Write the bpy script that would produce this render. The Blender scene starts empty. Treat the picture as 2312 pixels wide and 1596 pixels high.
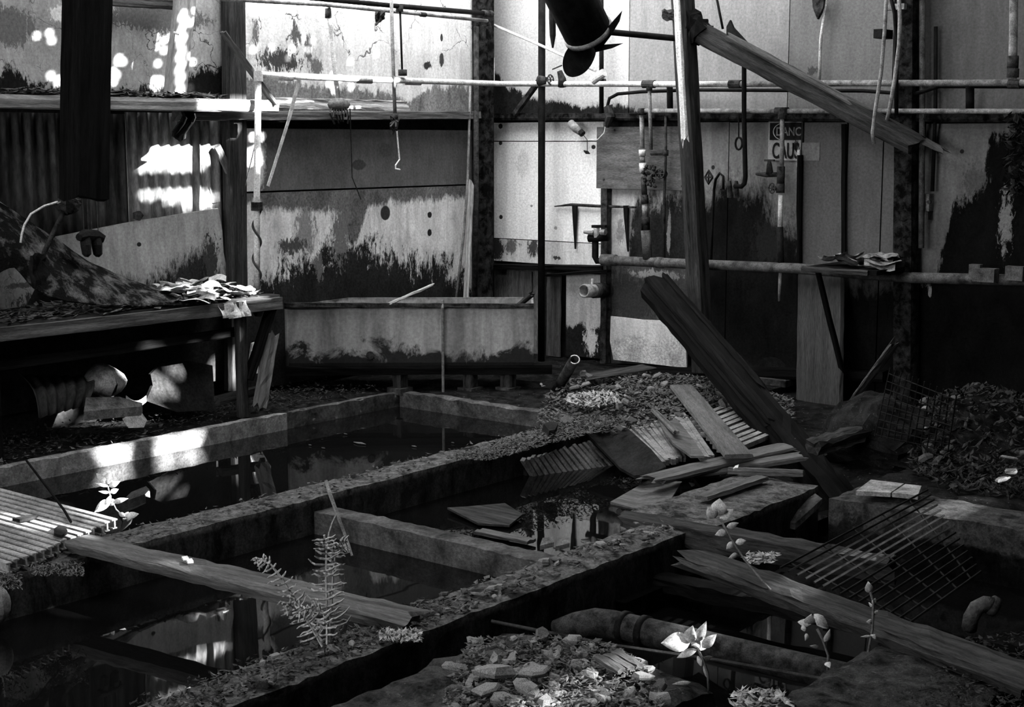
import bpy, math, random
from mathutils import Vector, Matrix, noise as mnoise
random.seed(11)
rnd = random.random
def ru(a, b): return a + (b - a) * random.random()

# ------------------------------------------------------------------ camera
F, CX, CY, HY, CAMH = 3312.0, 1156.0, 798.0, 320.0, 1.6
pitch = math.atan((CY - HY) / F)
yaw = math.atan((3850 - CX) / math.hypot(F, CY - HY))
fwd0 = Vector((-math.sin(yaw), math.cos(yaw), 0)); right = Vector((math.cos(yaw), math.sin(yaw), 0)); Z = Vector((0, 0, 1))
fwd = fwd0 * math.cos(pitch) - Z * math.sin(pitch); up = fwd0 * math.sin(pitch) + Z * math.cos(pitch)
CAM = Vector((0, 0, CAMH))
sc = bpy.context.scene
col = sc.collection
cd = bpy.data.cameras.new('camera'); cam = bpy.data.objects.new('camera', cd); col.objects.link(cam)
cd.sensor_width = 36; cd.lens = F / 2312 * 36; cd.clip_start = 0.05; cd.clip_end = 200
mw = Matrix((right, up, -fwd)).transposed().to_4x4(); mw.translation = CAM
cam.matrix_world = mw
sc.camera = cam

# ------------------------------------------------------------------ light
XL, YB, ROOF = -7.1, 8.7, 3.8               # left wall plane, right wall plane, roof height
SKY, SUN = 3.2, 24.0
w = bpy.data.worlds.new('overcast sky'); sc.world = w; w.use_nodes = True
bgn = w.node_tree.nodes['Background']
bgn.inputs[0].default_value = (1, 1, 1, 1); bgn.inputs[1].default_value = SKY
sund = Vector((-0.82, -0.28, -0.45)).normalized()
sl = bpy.data.lights.new('sun', 'SUN'); sl.energy = SUN; sl.angle = math.radians(0.7)
so = bpy.data.objects.new('sun', sl); col.objects.link(so); so.location = (4, 6, 8)
so.rotation_euler = sund.to_track_quat('-Z', 'Y').to_euler()
# sky openings in the roof (added to light the hall), each with a light portal that only guides sampling
OPENINGS = [(-7.05, -5.45, 5.3, 8.75), (-3.9, -2.6, 2.2, 3.8)]
FRONT = (-7.0, -3.0, 1.3, 3.7)              # unseen bay added behind the camera for fill light: x0 x1 z0 z1
for x0, x1, y0, y1 in OPENINGS:
    pl = bpy.data.lights.new('skylight_portal', 'AREA'); pl.shape = 'RECTANGLE'; pl.size = x1 - x0; pl.size_y = y1 - y0
    pl.cycles.is_portal = True
    po = bpy.data.objects.new('skylight_portal', pl); col.objects.link(po); po.location = ((x0 + x1) / 2, (y0 + y1) / 2, ROOF + 0.06)
pl = bpy.data.lights.new('bay_portal', 'AREA'); pl.shape = 'RECTANGLE'; pl.size = FRONT[1] - FRONT[0]; pl.size_y = FRONT[3] - FRONT[2]; pl.cycles.is_portal = True
po = bpy.data.objects.new('bay_portal', pl); col.objects.link(po); po.location = ((FRONT[0] + FRONT[1]) / 2, -3.65, (FRONT[2] + FRONT[3]) / 2); po.rotation_euler = (math.radians(90), 0, 0)
sc.view_settings.view_transform = 'Standard'; sc.view_settings.look = 'None'
sc.view_settings.gamma = 1; sc.view_settings.exposure = 2.05; sc.view_settings.use_curve_mapping = False
sc.cycles.use_denoising = True
sc.cycles.max_bounces = 6; sc.cycles.diffuse_bounces = 4; sc.cycles.caustics_reflective = False; sc.cycles.caustics_refractive = False

# ------------------------------------------------------------------ pixel -> place
def ray(u, v): return fwd + right * ((u - CX) / F) + up * ((CY - v) / F)
def G(u, v, z=0.0):
    d = ray(u, v); return CAM + d * ((z - CAMH) / d.z)
def L(u, v, off=0.0):
    d = ray(u, v); return CAM + d * ((XL + off) / d.x)
def R(u, v, off=0.0):
    d = ray(u, v); return CAM + d * ((YB - off) / d.y)
def XP(u, v, x):
    d = ray(u, v); return CAM + d * (x / d.x)
def D(u, v, depth): return CAM + ray(u, v) * depth

# ------------------------------------------------------------------ materials
def ng(name):
    m = bpy.data.materials.new(name); m.use_nodes = True
    nt = m.node_tree; return m, nt, nt.nodes['Principled BSDF']
class N:
    def __init__(s, nt): s.nt = nt
    def n(s, t, **kw):
        x = s.nt.nodes.new('ShaderNode' + t)
        for k, v in kw.items(): setattr(x, k, v)
        return x
    def put(s, sock, v):
        if hasattr(v, 'is_linked') or hasattr(v, 'links'): s.nt.links.new(v, sock)
        else: sock.default_value = v
    def math(s, op, a, b=0.0, clamp=False):
        x = s.n('Math', operation=op, use_clamp=clamp); s.put(x.inputs[0], a); s.put(x.inputs[1], b); return x.outputs[0]
    def noise(s, vec, scale, detail=6, rough=0.6, dist=0.0):
        x = s.n('TexNoise'); s.put(x.inputs['Vector'], vec); x.inputs['Scale'].default_value = scale
        x.inputs['Detail'].default_value = detail; x.inputs['Roughness'].default_value = rough; x.inputs['Distortion'].default_value = dist
        return x.outputs['Fac']
    def stretch(s, vec, sx, sy, sz):
        x = s.n('Mapping'); s.put(x.inputs['Vector'], vec); x.inputs['Scale'].default_value = (sx, sy, sz); return x.outputs[0]
    def rng(s, v, a, b, c=0.0, d=1.0, smooth=False):
        x = s.n('MapRange'); x.interpolation_type = 'SMOOTHSTEP' if smooth else 'LINEAR'
        s.put(x.inputs[0], v); x.inputs[1].default_value = a; x.inputs[2].default_value = b; x.inputs[3].default_value = c; x.inputs[4].default_value = d
        return x.outputs[0]
    def mix(s, f, a, b):
        x = s.n('Mix', data_type='FLOAT'); s.put(x.inputs[0], f); s.put(x.inputs[2], a); s.put(x.inputs[3], b); return x.outputs[0]
    def grey(s, v):
        x = s.n('CombineColor'); [s.nt.links.new(v, x.inputs[i]) for i in range(3)]; return x.outputs[0]
    def bump(s, h, strength, dist=0.01):
        x = s.n('Bump'); x.inputs['Strength'].default_value = strength; x.inputs['Distance'].default_value = dist
        s.nt.links.new(h, x.inputs['Height']); return x.outputs[0]
def M(name, c0, c1, scale=8, rough=0.85, bump=0.4, stretch=(1, 1, 1), lo=0.35, hi=0.65, spec=0.03, world=False, speck=0.0, metal=0.0, bdist=0.01):
    m, nt, b = ng(name); q = N(nt)
    vec = q.n('NewGeometry').outputs['Position'] if world else q.n('TexCoord').outputs['Object']
    vs = q.stretch(vec, *stretch)
    f = q.noise(vs, scale, 8, 0.65, 0.3)
    v = q.rng(f, lo, hi, c0, c1)
    fine = q.noise(vs, scale * 9, 4, 0.7)
    v = q.math('MULTIPLY', v, q.rng(fine, 0.3, 0.7, 0.5, 1.35))
    if speck:
        sp = q.rng(q.noise(vec, scale * 4, 2, 0.5), 0.68, 0.72, 0, 1); v = q.mix(sp, v, speck)
    nt.links.new(q.grey(v), b.inputs['Base Color'])
    b.inputs['Roughness'].default_value = rough; b.inputs['Specular IOR Level'].default_value = spec; b.inputs['Metallic'].default_value = metal
    h = q.math('ADD', f, q.math('MULTIPLY', fine, 0.4))
    nt.links.new(q.bump(h, bump, bdist), b.inputs['Normal'])
    return m
def wood(name, c0, c1, rough=0.8, scale=3.0):
    return M(name, c0, c1, scale, rough, 0.6, (1.0, 14, 14), 0.3, 0.7, bdist=0.006)
def peel(name, axis, light, dark, lines=(), blobs=(), rough=0.8, grime=0.25, streak=0.3, grain=1.0, cracks=0.0):
    """Painted or plastered sheet with peeled / stained areas.  lines: (points (h,z), keep 'above' or 'below', amp, soft, value, noise scale)
    paints `value` on the other side of the boundary;  blobs: (h,z,rh,rz,value,amp)."""
    m, nt, b = ng(name); q = N(nt)
    pos = q.n('NewGeometry').outputs['Position']
    sx = q.n('SeparateXYZ'); nt.links.new(pos, sx.inputs[0])
    h = sx.outputs[0] if axis == 'x' else sx.outputs[1]; z = sx.outputs[2]
    n1 = q.noise(q.stretch(pos, 1, 1, 0.6), 7, 10, 0.72, 0.4)
    n2 = q.noise(q.stretch(pos, 1, 1, 0.16), 16, 6, 0.6, 0.2)       # vertical runs
    n3 = q.noise(pos, 60, 4, 0.7)
    v = q.rng(n1, 0.3, 0.7, light * (1 - grime), light)
    v = q.math('MULTIPLY', v, q.rng(n2, 0.35, 0.65, 1 - streak, 1.0))
    v = q.math('MULTIPLY', v, q.rng(n3, 0.3, 0.7, 1 - 0.3 * grain, 1 + 0.16 * grain))
    n4 = q.noise(q.stretch(pos, 1, 1, 0.5), 26, 8, 0.85, 0.4)
    v = q.mix(q.rng(q.math('ADD', n4, q.math('MULTIPLY', n1, 0.35)), 0.80, 0.86, 0, 0.55), v, light * 0.25)
    if cracks:
        wob = q.n('VectorMath', operation='ADD'); nz_ = q.n('TexNoise'); nz_.inputs['Scale'].default_value = 6; nz_.inputs['Detail'].default_value = 6; nt.links.new(pos, nz_.inputs['Vector'])
        sc_ = q.n('VectorMath', operation='SCALE'); nt.links.new(nz_.outputs['Color'], sc_.inputs[0]); sc_.inputs['Scale'].default_value = 0.25
        nt.links.new(pos, wob.inputs[0]); nt.links.new(sc_.outputs[0], wob.inputs[1])
        vo = q.n('TexVoronoi', feature='DISTANCE_TO_EDGE'); vo.inputs['Scale'].default_value = cracks; nt.links.new(wob.outputs[0], vo.inputs['Vector'])
        wd = q.rng(q.noise(pos, 3, 2), 0.45, 0.7, -0.004, 0.016)
        v = q.math('MULTIPLY', v, q.rng(q.math('SUBTRACT', vo.outputs['Distance'], wd), 0.0, 0.008, 0.2, 1.0))
    for pts, keep, amp, soft, val, nscale in lines:
        hs = [p[0] for p in pts]; zs = [p[1] for p in pts]; h0, h1 = min(hs), max(hs); z0, z1 = min(zs) - 0.02, max(zs) + 0.02
        fc = q.n('FloatCurve'); c = fc.mapping.curves[0]
        pp = sorted(((a - h0) / (h1 - h0), (e - z0) / (z1 - z0)) for a, e in pts)
        c.points[0].location = pp[0]; c.points[1].location = pp[-1]
        for p in pp[1:-1]: c.points.new(*p)
        for p in c.points: p.handle_type = 'VECTOR'
        fc.mapping.update()
        nt.links.new(q.rng(h, h0, h1), fc.inputs['Value'])
        line = q.rng(fc.outputs[0], 0, 1, z0, z1)
        big = q.noise(q.stretch(pos, 1, 1, 0.45), nscale, 10, 0.72, 0.6)
        sm = q.noise(q.stretch(pos, 1, 1, 0.35), nscale * 4.5, 8, 0.8, 0.3)
        d = q.math('ADD', q.math('SUBTRACT', z, line), q.math('MULTIPLY', q.math('SUBTRACT', big, 0.5), amp))
        d = q.math('ADD', d, q.math('MULTIPLY', q.math('SUBTRACT', sm, 0.5), amp * 0.9))
        mk = q.rng(d, -soft, soft, 0, 1)
        vv = q.math('MULTIPLY', val * (0.4 if val < 0.1 else 1.0), q.math('MULTIPLY', q.rng(n1, 0.3, 0.7, 0.4, 1.5), q.rng(n3, 0.3, 0.7, 0.5, 1.5)))
        v = q.mix(mk, vv, v) if keep == 'above' else q.mix(mk, v, vv)
    for bh, bz, rh, rz, val, amp in blobs:
        a = q.math('DIVIDE', q.math('SUBTRACT', h, bh), rh); e = q.math('DIVIDE', q.math('SUBTRACT', z, bz), rz)
        d = q.math('SQRT', q.math('ADD', q.math('MULTIPLY', a, a), q.math('MULTIPLY', e, e)))
        big = q.noise(q.stretch(pos, 1, 1, 0.4), 38, 10, 0.8, 0.5); amp = amp * 2.6 if amp >= 1 else amp
        d = q.math('ADD', d, q.math('MULTIPLY', q.math('SUBTRACT', big, 0.5), amp))
        mk = q.rng(d, 0.9, 1.05, 1, 0)
        v = q.mix(mk, v, q.math('MULTIPLY', val, q.rng(n3, 0.3, 0.7, 0.7, 1.3)))
    nt.links.new(q.grey(v), b.inputs['Base Color'])
    b.inputs['Roughness'].default_value = rough; b.inputs['Specular IOR Level'].default_value = 0.02
    hh = q.math('ADD', q.math('MULTIPLY', n1, 0.6), v)
    nt.links.new(q.bump(hh, 0.5, 0.008), b.inputs['Normal'])
    return m
def RL(*pts): return [(R(u, v).x, R(u, v).z) for u, v in pts]
def LL(*pts): return [(L(u, v).y, L(u, v).z) for u, v in pts]
def RB(u, v, ru_, rv, val, amp=1.6):
    p = R(u, v); return (p.x, p.z, abs(R(u + ru_, v).x - p.x), abs(R(u, v + rv).z - p.z), val, amp)
def LB(u, v, ru_, rv, val, amp=1.6):
    p = L(u, v); return (p.y, p.z, abs(L(u + ru_, v).y - p.y), abs(L(u, v + rv).z - p.z), val, amp)

MAT = {}
MAT['concrete'] = M('wet concrete', 0.008, 0.1, 5, 0.75, 0.7, (1, 1, 1), 0.36, 0.68, world=True, speck=0.14, bdist=0.02)
def curb_mat(name='worn curb with painted top light', t0=-0.035, t1=-0.012, w0=0.02, w1=0.13, tn=0.05, dk=1.0):
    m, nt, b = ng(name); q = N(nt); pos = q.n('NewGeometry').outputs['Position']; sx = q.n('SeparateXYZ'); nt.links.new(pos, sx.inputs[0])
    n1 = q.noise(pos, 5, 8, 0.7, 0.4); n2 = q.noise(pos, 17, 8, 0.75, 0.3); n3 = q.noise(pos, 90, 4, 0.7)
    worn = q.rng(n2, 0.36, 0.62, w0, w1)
    damp_shade = q.rng(q.noise(q.stretch(pos, 1, 1, 0.5), 9, 8, 0.75, 0.3), 0.38, 0.68, 0.004 * dk, 0.05 * dk)
    tide = q.rng(q.math('ADD', sx.outputs[2], q.math('MULTIPLY', q.math('SUBTRACT', n1, 0.5), tn)), t0, t1)  # tide mark; on curbs also paints lit tops and shaded sides into the colour
    v = q.mix(tide, damp_shade, worn); v = q.mix(q.rng(n1, 0.55, 0.62), v, 0.012)
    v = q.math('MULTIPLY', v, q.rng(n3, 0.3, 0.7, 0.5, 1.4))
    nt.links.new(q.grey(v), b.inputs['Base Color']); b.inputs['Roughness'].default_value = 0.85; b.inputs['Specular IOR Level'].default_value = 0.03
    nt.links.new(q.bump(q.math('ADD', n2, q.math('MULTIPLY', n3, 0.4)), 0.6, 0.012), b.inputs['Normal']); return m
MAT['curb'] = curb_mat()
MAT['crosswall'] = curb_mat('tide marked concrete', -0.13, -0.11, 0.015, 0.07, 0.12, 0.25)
MAT['concrete_pale'] = M('pale concrete', 0.1, 0.26, 9, 0.85, 0.7, world=True, bdist=0.02)
MAT['soil'] = M('dark wet soil', 0.004, 0.03, 12, 0.7, 1.0, (1, 1, 1), 0.4, 0.72, world=True, speck=0.09, bdist=0.03)
MAT['litter'] = M('dead leaf litter', 0.004, 0.15, 38, 0.75, 0.3, world=True)
MAT['litter_dark'] = M('dark debris', 0.003, 0.05, 38, 0.75, 0.3, world=True)
MAT['litter_pale'] = M('pale plaster crumbs', 0.06, 0.5, 38, 0.8, 0.3, world=True)
MAT['stone'] = M('pale stone', 0.12, 0.36, 14, 0.85, 0.6)
MAT['stone_grey'] = M('grey stone', 0.04, 0.15, 14, 0.85, 0.6)
MAT['timber'] = wood('old dark timber', 0.006, 0.06)
MAT['timber_black'] = wood('charred black timber', 0.0015, 0.009)
MAT['timber_grey'] = wood('weathered grey timber', 0.03, 0.14)
MAT['timber_pale'] = wood('pale weathered timber', 0.12, 0.4)
MAT['board'] = wood('grey board', 0.05, 0.13, scale=2)
MAT['board_dark'] = wood('dull grey board', 0.03, 0.06, scale=2)
MAT['steel'] = M('black steel', 0.003, 0.012, 14, 0.7, 0.4, spec=0.05, world=True)
MAT['rust'] = M('rusted iron', 0.008, 0.06, 22, 0.8, 0.7, world=True)
MAT['pipe_pale'] = M('pale painted pipe', 0.28, 0.62, 16, 0.6, 0.3, world=True, lo=0.3, hi=0.55)
MAT['pipe_grey'] = M('grey galvanised pipe', 0.09, 0.28, 16, 0.55, 0.3, world=True)
MAT['pipe_dull'] = M('dull pipe', 0.03, 0.12, 16, 0.7, 0.3, world=True)  # grey pipe colour lowered to carry the weaker light on the right wall
MAT['pipe_pale_shade'] = M('pale pipe paint in painted shade', 0.08, 0.3, 16, 0.7, 0.4, world=True)  # pale pipe paint darkened in colour for the light falling off rightwards
MAT['rust_dark'] = M('black rust', 0.002, 0.035, 18, 0.85, 0.7, world=True, lo=.42, hi=.7)
MAT['white'] = M('white paint', 0.5, 0.75, 10, 0.7, 0.3, world=True)
MAT['wire'] = M('pale wire', 0.5, 0.7, 10, 0.5, 0.1, world=True)
MAT['wire_dark'] = M('dark wire', 0.02, 0.05, 10, 0.5, 0.1, world=True)
MAT['rope'] = M('grey rope', 0.08, 0.2, 40, 0.9, 0.5, world=True)
MAT['paper'] = M('old paper', 0.3, 0.75, 12, 0.8, 0.4, world=True)
MAT['felt'] = M('black roofing felt', 0.006, 0.02, 10, 0.8, 0.5, world=True)
MAT['leaf'] = M('pale leaf', 0.35, 0.62, 20, 0.6, 0.2, world=True)
MAT['fern'] = M('pale fern frond', 0.22, 0.45, 20, 0.7, 0.2, world=True)
MAT['stem'] = M('weed stem', 0.06, 0.14, 20, 0.7, 0.2, world=True)
MAT['slat'] = M('grey slat', 0.1, 0.26, 10, 0.8, 0.4, world=True)
MAT['slat_pale'] = M('pale slat', 0.14, 0.32, 10, 0.7, 0.3, world=True)
MAT['roof'] = M('dark roof sheet', 0.02, 0.03, 3, 0.9, 0.2, world=True)
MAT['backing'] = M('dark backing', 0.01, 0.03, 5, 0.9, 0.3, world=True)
MAT['lath'] = M('bare fibre board', 0.07, 0.2, 9, 0.85, 0.4, (1, 1, 0.3), world=True)
mw_, nt_, b_ = ng('black pit water'); q_ = N(nt_)
b_.inputs['Base Color'].default_value = (0.003, 0.003, 0.003, 1); b_.inputs['Roughness'].default_value = 0.02; b_.inputs['IOR'].default_value = 1.33
nt_.links.new(q_.bump(q_.noise(q_.n('NewGeometry').outputs['Position'], 2.5, 2), 0.012, 0.05), b_.inputs['Normal'])
MAT['water'] = mw_

# ------------------------------------------------------------------ mesh helpers
class MB:
    def __init__(s): s.v = []; s.f = []
    def add(s, vs, fs):
        o = len(s.v); s.v += [tuple(p) for p in vs]; s.f += [tuple(i + o for i in f) for f in fs]; return s
    def hexa(s, a, b, c, d, e, f, g, h):      # bottom a b c d, top e f g h
        return s.add([a, b, c, d, e, f, g, h], [(0, 3, 2, 1), (4, 5, 6, 7), (0, 1, 5, 4), (1, 2, 6, 5), (2, 3, 7, 6), (3, 0, 4, 7)])
    def box(s, x0, x1, y0, y1, z0, z1):
        V = Vector; return s.hexa(V((x0, y0, z0)), V((x1, y0, z0)), V((x1, y1, z0)), V((x0, y1, z0)), V((x0, y0, z1)), V((x1, y0, z1)), V((x1, y1, z1)), V((x0, y1, z1)))
    def slab(s, pts, t):                      # polygon (world points) thickened along vector t
        n = len(pts); t = Vector(t)
        vs = list(pts) + [Vector(p) + t for p in pts]
        fs = [tuple(range(n))[::-1], tuple(range(n, 2 * n))] + [(i, (i + 1) % n, (i + 1) % n + n, i + n) for i in range(n)]
        return s.add(vs, fs)
    def bar(s, p0, p1, w_, h_, upv=Z):
        p0, p1 = Vector(p0), Vector(p1); d = (p1 - p0).normalized(); sd = d.cross(upv)
        if sd.length < 1e-4: sd = d.cross(Vector((1, 0, 0)))
        sd.normalize(); u2 = sd.cross(d); a = sd * w_ / 2; b = u2 * h_ / 2
        return s.hexa(p0 - a - b, p0 + a - b, p1 + a - b, p1 - a - b, p0 - a + b, p0 + a + b, p1 + a + b, p1 - a + b)
    def tube(s, pts, r, n=8, caps=True):
        pts = [Vector(p) for p in pts]; m = len(pts); rr = r if isinstance(r, (list, tuple)) else [r] * m
        prev = None; vs = []
        for i, p in enumerate(pts):
            d = (pts[min(i + 1, m - 1)] - pts[max(i - 1, 0)]).normalized()
            if prev is None: a = d.cross(Z) if abs(d.z) < 0.95 else d.cross(Vector((1, 0, 0)))
            else: a = prev - d * prev.dot(d)
            a.normalize(); prev = a; b = d.cross(a)
            vs += [p + (a * math.cos(k * 2 * math.pi / n) + b * math.sin(k * 2 * math.pi / n)) * rr[i] for k in range(n)]
        fs = [(i * n + k, i * n + (k + 1) % n, (i + 1) * n + (k + 1) % n, (i + 1) * n + k) for i in range(m - 1) for k in range(n)]
        if caps: fs += [tuple(range(n))[::-1], tuple(range((m - 1) * n, m * n))]
        return s.add(vs, fs)
    def disc(s, c, nrm, r, t, n=16):
        nrm = Vector(nrm).normalized(); c = Vector(c); return s.tube([c - nrm * t / 2, c + nrm * t / 2], r, n)
    def grid(s, fn, nu, nv):
        vs = [fn(i / nu, j / nv) for i in range(nu + 1) for j in range(nv + 1)]
        return s.add(vs, [(i * (nv + 1) + j, (i + 1) * (nv + 1) + j, (i + 1) * (nv + 1) + j + 1, i * (nv + 1) + j + 1) for i in range(nu) for j in range(nv)])
    def mesh(s, name, smooth=False):
        me = bpy.data.meshes.new(name); me.from_pydata([tuple(p) for p in s.v], [], s.f); me.validate(); me.update()
        if smooth:
            for p in me.polygons: p.use_smooth = True
        return me
    def build(s, name, mat, parent=None, smooth=False, solid=0.0):
        me = s.mesh(name, smooth); me.materials.append(MAT[mat] if isinstance(mat, str) else mat)
        o = bpy.data.objects.new(name, me); col.objects.link(o)
        if parent: adopt(o, parent)
        if solid:
            md = o.modifiers.new('thickness', 'SOLIDIFY'); md.thickness = solid; md.offset = 0
        return o
def wmat(o):
    return (wmat(o.parent) @ o.matrix_parent_inverse if o.parent else Matrix.Identity(4)) @ o.matrix_basis
def adopt(o, parent):
    o.parent = parent; o.matrix_parent_inverse = wmat(parent).inverted()
def tag(o, label, cat=None, group=None, kind=None):
    if label: o['label'] = label
    if cat: o['category'] = cat
    if group: o['group'] = group
    if kind: o['kind'] = kind
    return o
def thing(name, loc, label, cat, group=None, kind=None):
    o = bpy.data.objects.new(name, None); col.objects.link(o); o.location = loc; o.empty_display_size = 0.05
    return tag(o, label, cat, group, kind)
def timber(name, p0, p1, w_, h_, mat, parent=None, roll=0.0, segs=10, jit=0.004, jag=(0.0, 0.0), upv=Z, bow=0.0, twist=0.0):
    """weathered timber in its own frame: local X along its length, so the grain follows it"""
    p0, p1 = Vector(p0), Vector(p1); d = p1 - p0; ln = d.length; d.normalize()
    sd = upv.cross(d)
    if sd.length < 1e-3: sd = Vector((1, 0, 0)).cross(d)
    sd.normalize(); u2 = d.cross(sd)
    per = []
    for k in range(3): per.append((-0.5 + k / 3, -0.5))
    for k in range(3): per.append((0.5, -0.5 + k / 3))
    for k in range(3): per.append((0.5 - k / 3, 0.5))
    for k in range(3): per.append((-0.5, 0.5 - k / 3))
    n = 12; vs = []; prof = [(ru(-jit, jit), ru(-jit, jit)) for _ in per]
    for i in range(segs + 1):
        t = i / segs; ang = twist * (t - 0.5)
        for k, (a, b) in enumerate(per):
            c = 0.93 if k % 3 == 0 else 1.0
            y = a * w_ * c + prof[k][0] + ru(-jit, jit) * 0.6; z = b * h_ * c + prof[k][1] + ru(-jit, jit) * 0.6 + bow * (4 * t * (1 - t))
            x = t * ln
            if i == 0: x -= ru(0, jag[0])
            if i == segs: x += ru(0, jag[1])
            vs.append((x, y * math.cos(ang) - z * math.sin(ang), y * math.sin(ang) + z * math.cos(ang)))
    fs = [(i * n + k, i * n + (k + 1) % n, (i + 1) * n + (k + 1) % n, (i + 1) * n + k) for i in range(segs) for k in range(n)]
    mb = MB(); mb.add(vs, fs)
    for base, s_, x in ((0, 1, -jag[0] * 0.2), (segs * n, -1, ln + jag[1] * 0.2)):
        mb.v.append((x, 0, 0)); c = len(mb.v) - 1
        for k in range(n): mb.f.append((base + k, c, base + (k + 1) % n) if s_ > 0 else (base + (k + 1) % n, c, base + k))
    o = mb.build(name, mat)
    rm = Matrix.Rotation(roll, 3, 'X'); o.matrix_basis = (Matrix((d, sd, u2)).transposed() @ rm).to_4x4(); o.matrix_basis.translation = p0
    mt = (Matrix((d, sd, u2)).transposed() @ rm).to_4x4(); mt.translation = p0; o.matrix_basis = mt
    if parent: adopt(o, parent)
    return o
def rough_box(name, x0, x1, y0, y1, z0, z1, mat, res=0.06, amp=0.02, parent=None, edge=0.03, seed=0.0):
    """concrete block with chipped arrises: top grid plus skirts, displaced by noise"""
    nx, ny = max(2, int((x1 - x0) / res)), max(2, int((y1 - y0) / res)); nz = max(2, int((z1 - z0) / res))
    def dsp(p, a):
        q = p * 3.1 + Vector((seed, seed * 2, 0)); v = mnoise.noise_vector(q) * a * 0.6 + mnoise.noise_vector(p * 11) * a * 0.6
        return p + v
    mb = MB()
    def top(i, j):
        p = Vector((x0 + (x1 - x0) * i, y0 + (y1 - y0) * j, z1))
        e = min(i * (x1 - x0), (1 - i) * (x1 - x0), j * (y1 - y0), (1 - j) * (y1 - y0))
        if e < 1e-6: p.z -= edge * (0.1 + 0.9 * abs(mnoise.noise(p * 13)))
        return dsp(p, amp)
    mb.grid(top, nx, ny)
    def side(a, b, n, flip):
        def fn(i, j):
            p = Vector((a[0] + (b[0] - a[0]) * i, a[1] + (b[1] - a[1]) * i, z1))
            if j == 0:
                p.z -= edge * (0.1 + 0.9 * abs(mnoise.noise(p * 13))); return dsp(p, amp)
            p.z = z1 + (z0 - z1) * j; return dsp(p, amp * 0.7)
        if flip: mb.grid(lambda i, j: fn(1 - i, j), n, nz)
        else: mb.grid(fn, n, nz)
    side((x0, y0), (x1, y0), nx, False); side((x1, y0), (x1, y1), ny, False); side((x1, y1), (x0, y1), nx, False); side((x0, y1), (x0, y0), ny, False)
    return mb.build(name, mat, parent, smooth=False)
def flakes(name, place, n, size, mat, label, cat, parent=None, kind='stuff', tilt=0.5, curl=0.3, long=1.0):
    """many small leaves / splinters nobody could count: one mesh"""
    mb = MB()
    for _ in range(n):
        p = place(); s_ = ru(*size); a = ru(0, 6.283)
        ax = Vector((math.cos(a), math.sin(a), ru(-tilt, tilt))).normalized(); sd = Vector((-math.sin(a), math.cos(a), ru(-tilt, tilt))).normalized()
        nz = ax.cross(sd).normalized(); l_ = s_ * long; ww = s_ * ru(0.3, 0.6)
        c = ru(0, curl) * s_
        mb.add([p - ax * l_ + nz * c, p - sd * ww, p + sd * ww * ru(0.4, 1), p + ax * l_ + nz * c, p + nz * s_ * 0.12 - sd * ww * 0.2], [(0, 1, 4), (0, 4, 2), (1, 3, 4), (4, 3, 2)])
    o = mb.build(name, mat, parent)
    return tag(o, label, cat, None, kind)
def stone_mesh(i, flat):
    mb = MB(); n = random.choice((5, 6, 7)); pts = []
    for k in range(n):
        a = 2 * math.pi * k / n + ru(-0.3, 0.3); r = ru(0.7, 1.1); pts.append((r * math.cos(a), r * math.sin(a) * 0.75))
    vs = [(x * 0.92, y * 0.92, 0) for x, y in pts] + [(x * 1.04, y * 1.04, flat * ru(0.3, 0.6)) for x, y in pts] + [(x * 0.8 + ru(-.06, .06), y * 0.8, flat * ru(0.8, 1.1)) for x, y in pts]
    fs = [tuple(range(n))[::-1], tuple(range(2 * n, 3 * n))]
    for l in range(2): fs += [(l * n + k, l * n + (k + 1) % n, (l + 1) * n + (k + 1) % n, (l + 1) * n + k) for k in range(n)]
    mb.add(vs, fs); return mb.mesh('stone_%d' % i)
STONES = [stone_mesh(i, f) for i, f in enumerate((0.25, 0.3, 0.4, 0.55, 0.7, 0.35, 0.5, 0.8))]
STONES_P = []; STONES_G = []
for me in STONES:
    a = me.copy(); a.materials.append(MAT['stone']); STONES_P.append(a); b = me.copy(); b.materials.append(MAT['stone_grey']); STONES_G.append(b)
def stone(p, s_, label, group, pale=True, tilt=0.25, name='stone_fragment', flat=None):
    me = random.choice((STONES_P if pale else STONES_G)[:4] if flat else (STONES_P if pale else STONES_G))
    o = bpy.data.objects.new(name, me); col.objects.link(o); o.location = p; o.scale = (s_, s_ * ru(0.6, 1.0), s_)
    o.rotation_euler = (ru(-tilt, tilt), ru(-tilt, tilt), ru(0, 6.28)); return tag(o, label, 'stone', group)
def pin(u, v, poly):
    c = False; j = len(poly) - 1
    for i in range(len(poly)):
        a, b = poly[i], poly[j]
        if (a[1] > v) != (b[1] > v) and u < (b[0] - a[0]) * (v - a[1]) / (b[1] - a[1]) + a[0]: c = not c
        j = i
    return c
def scatter(poly, z=0.0):
    us = [p[0] for p in poly]; vs = [p[1] for p in poly]
    while True:
        u, v = ru(min(us), max(us)), ru(min(vs), max(vs))
        if pin(u, v, poly) and G(u, v, z).y < YB - .15: return G(u, v, z)
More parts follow.
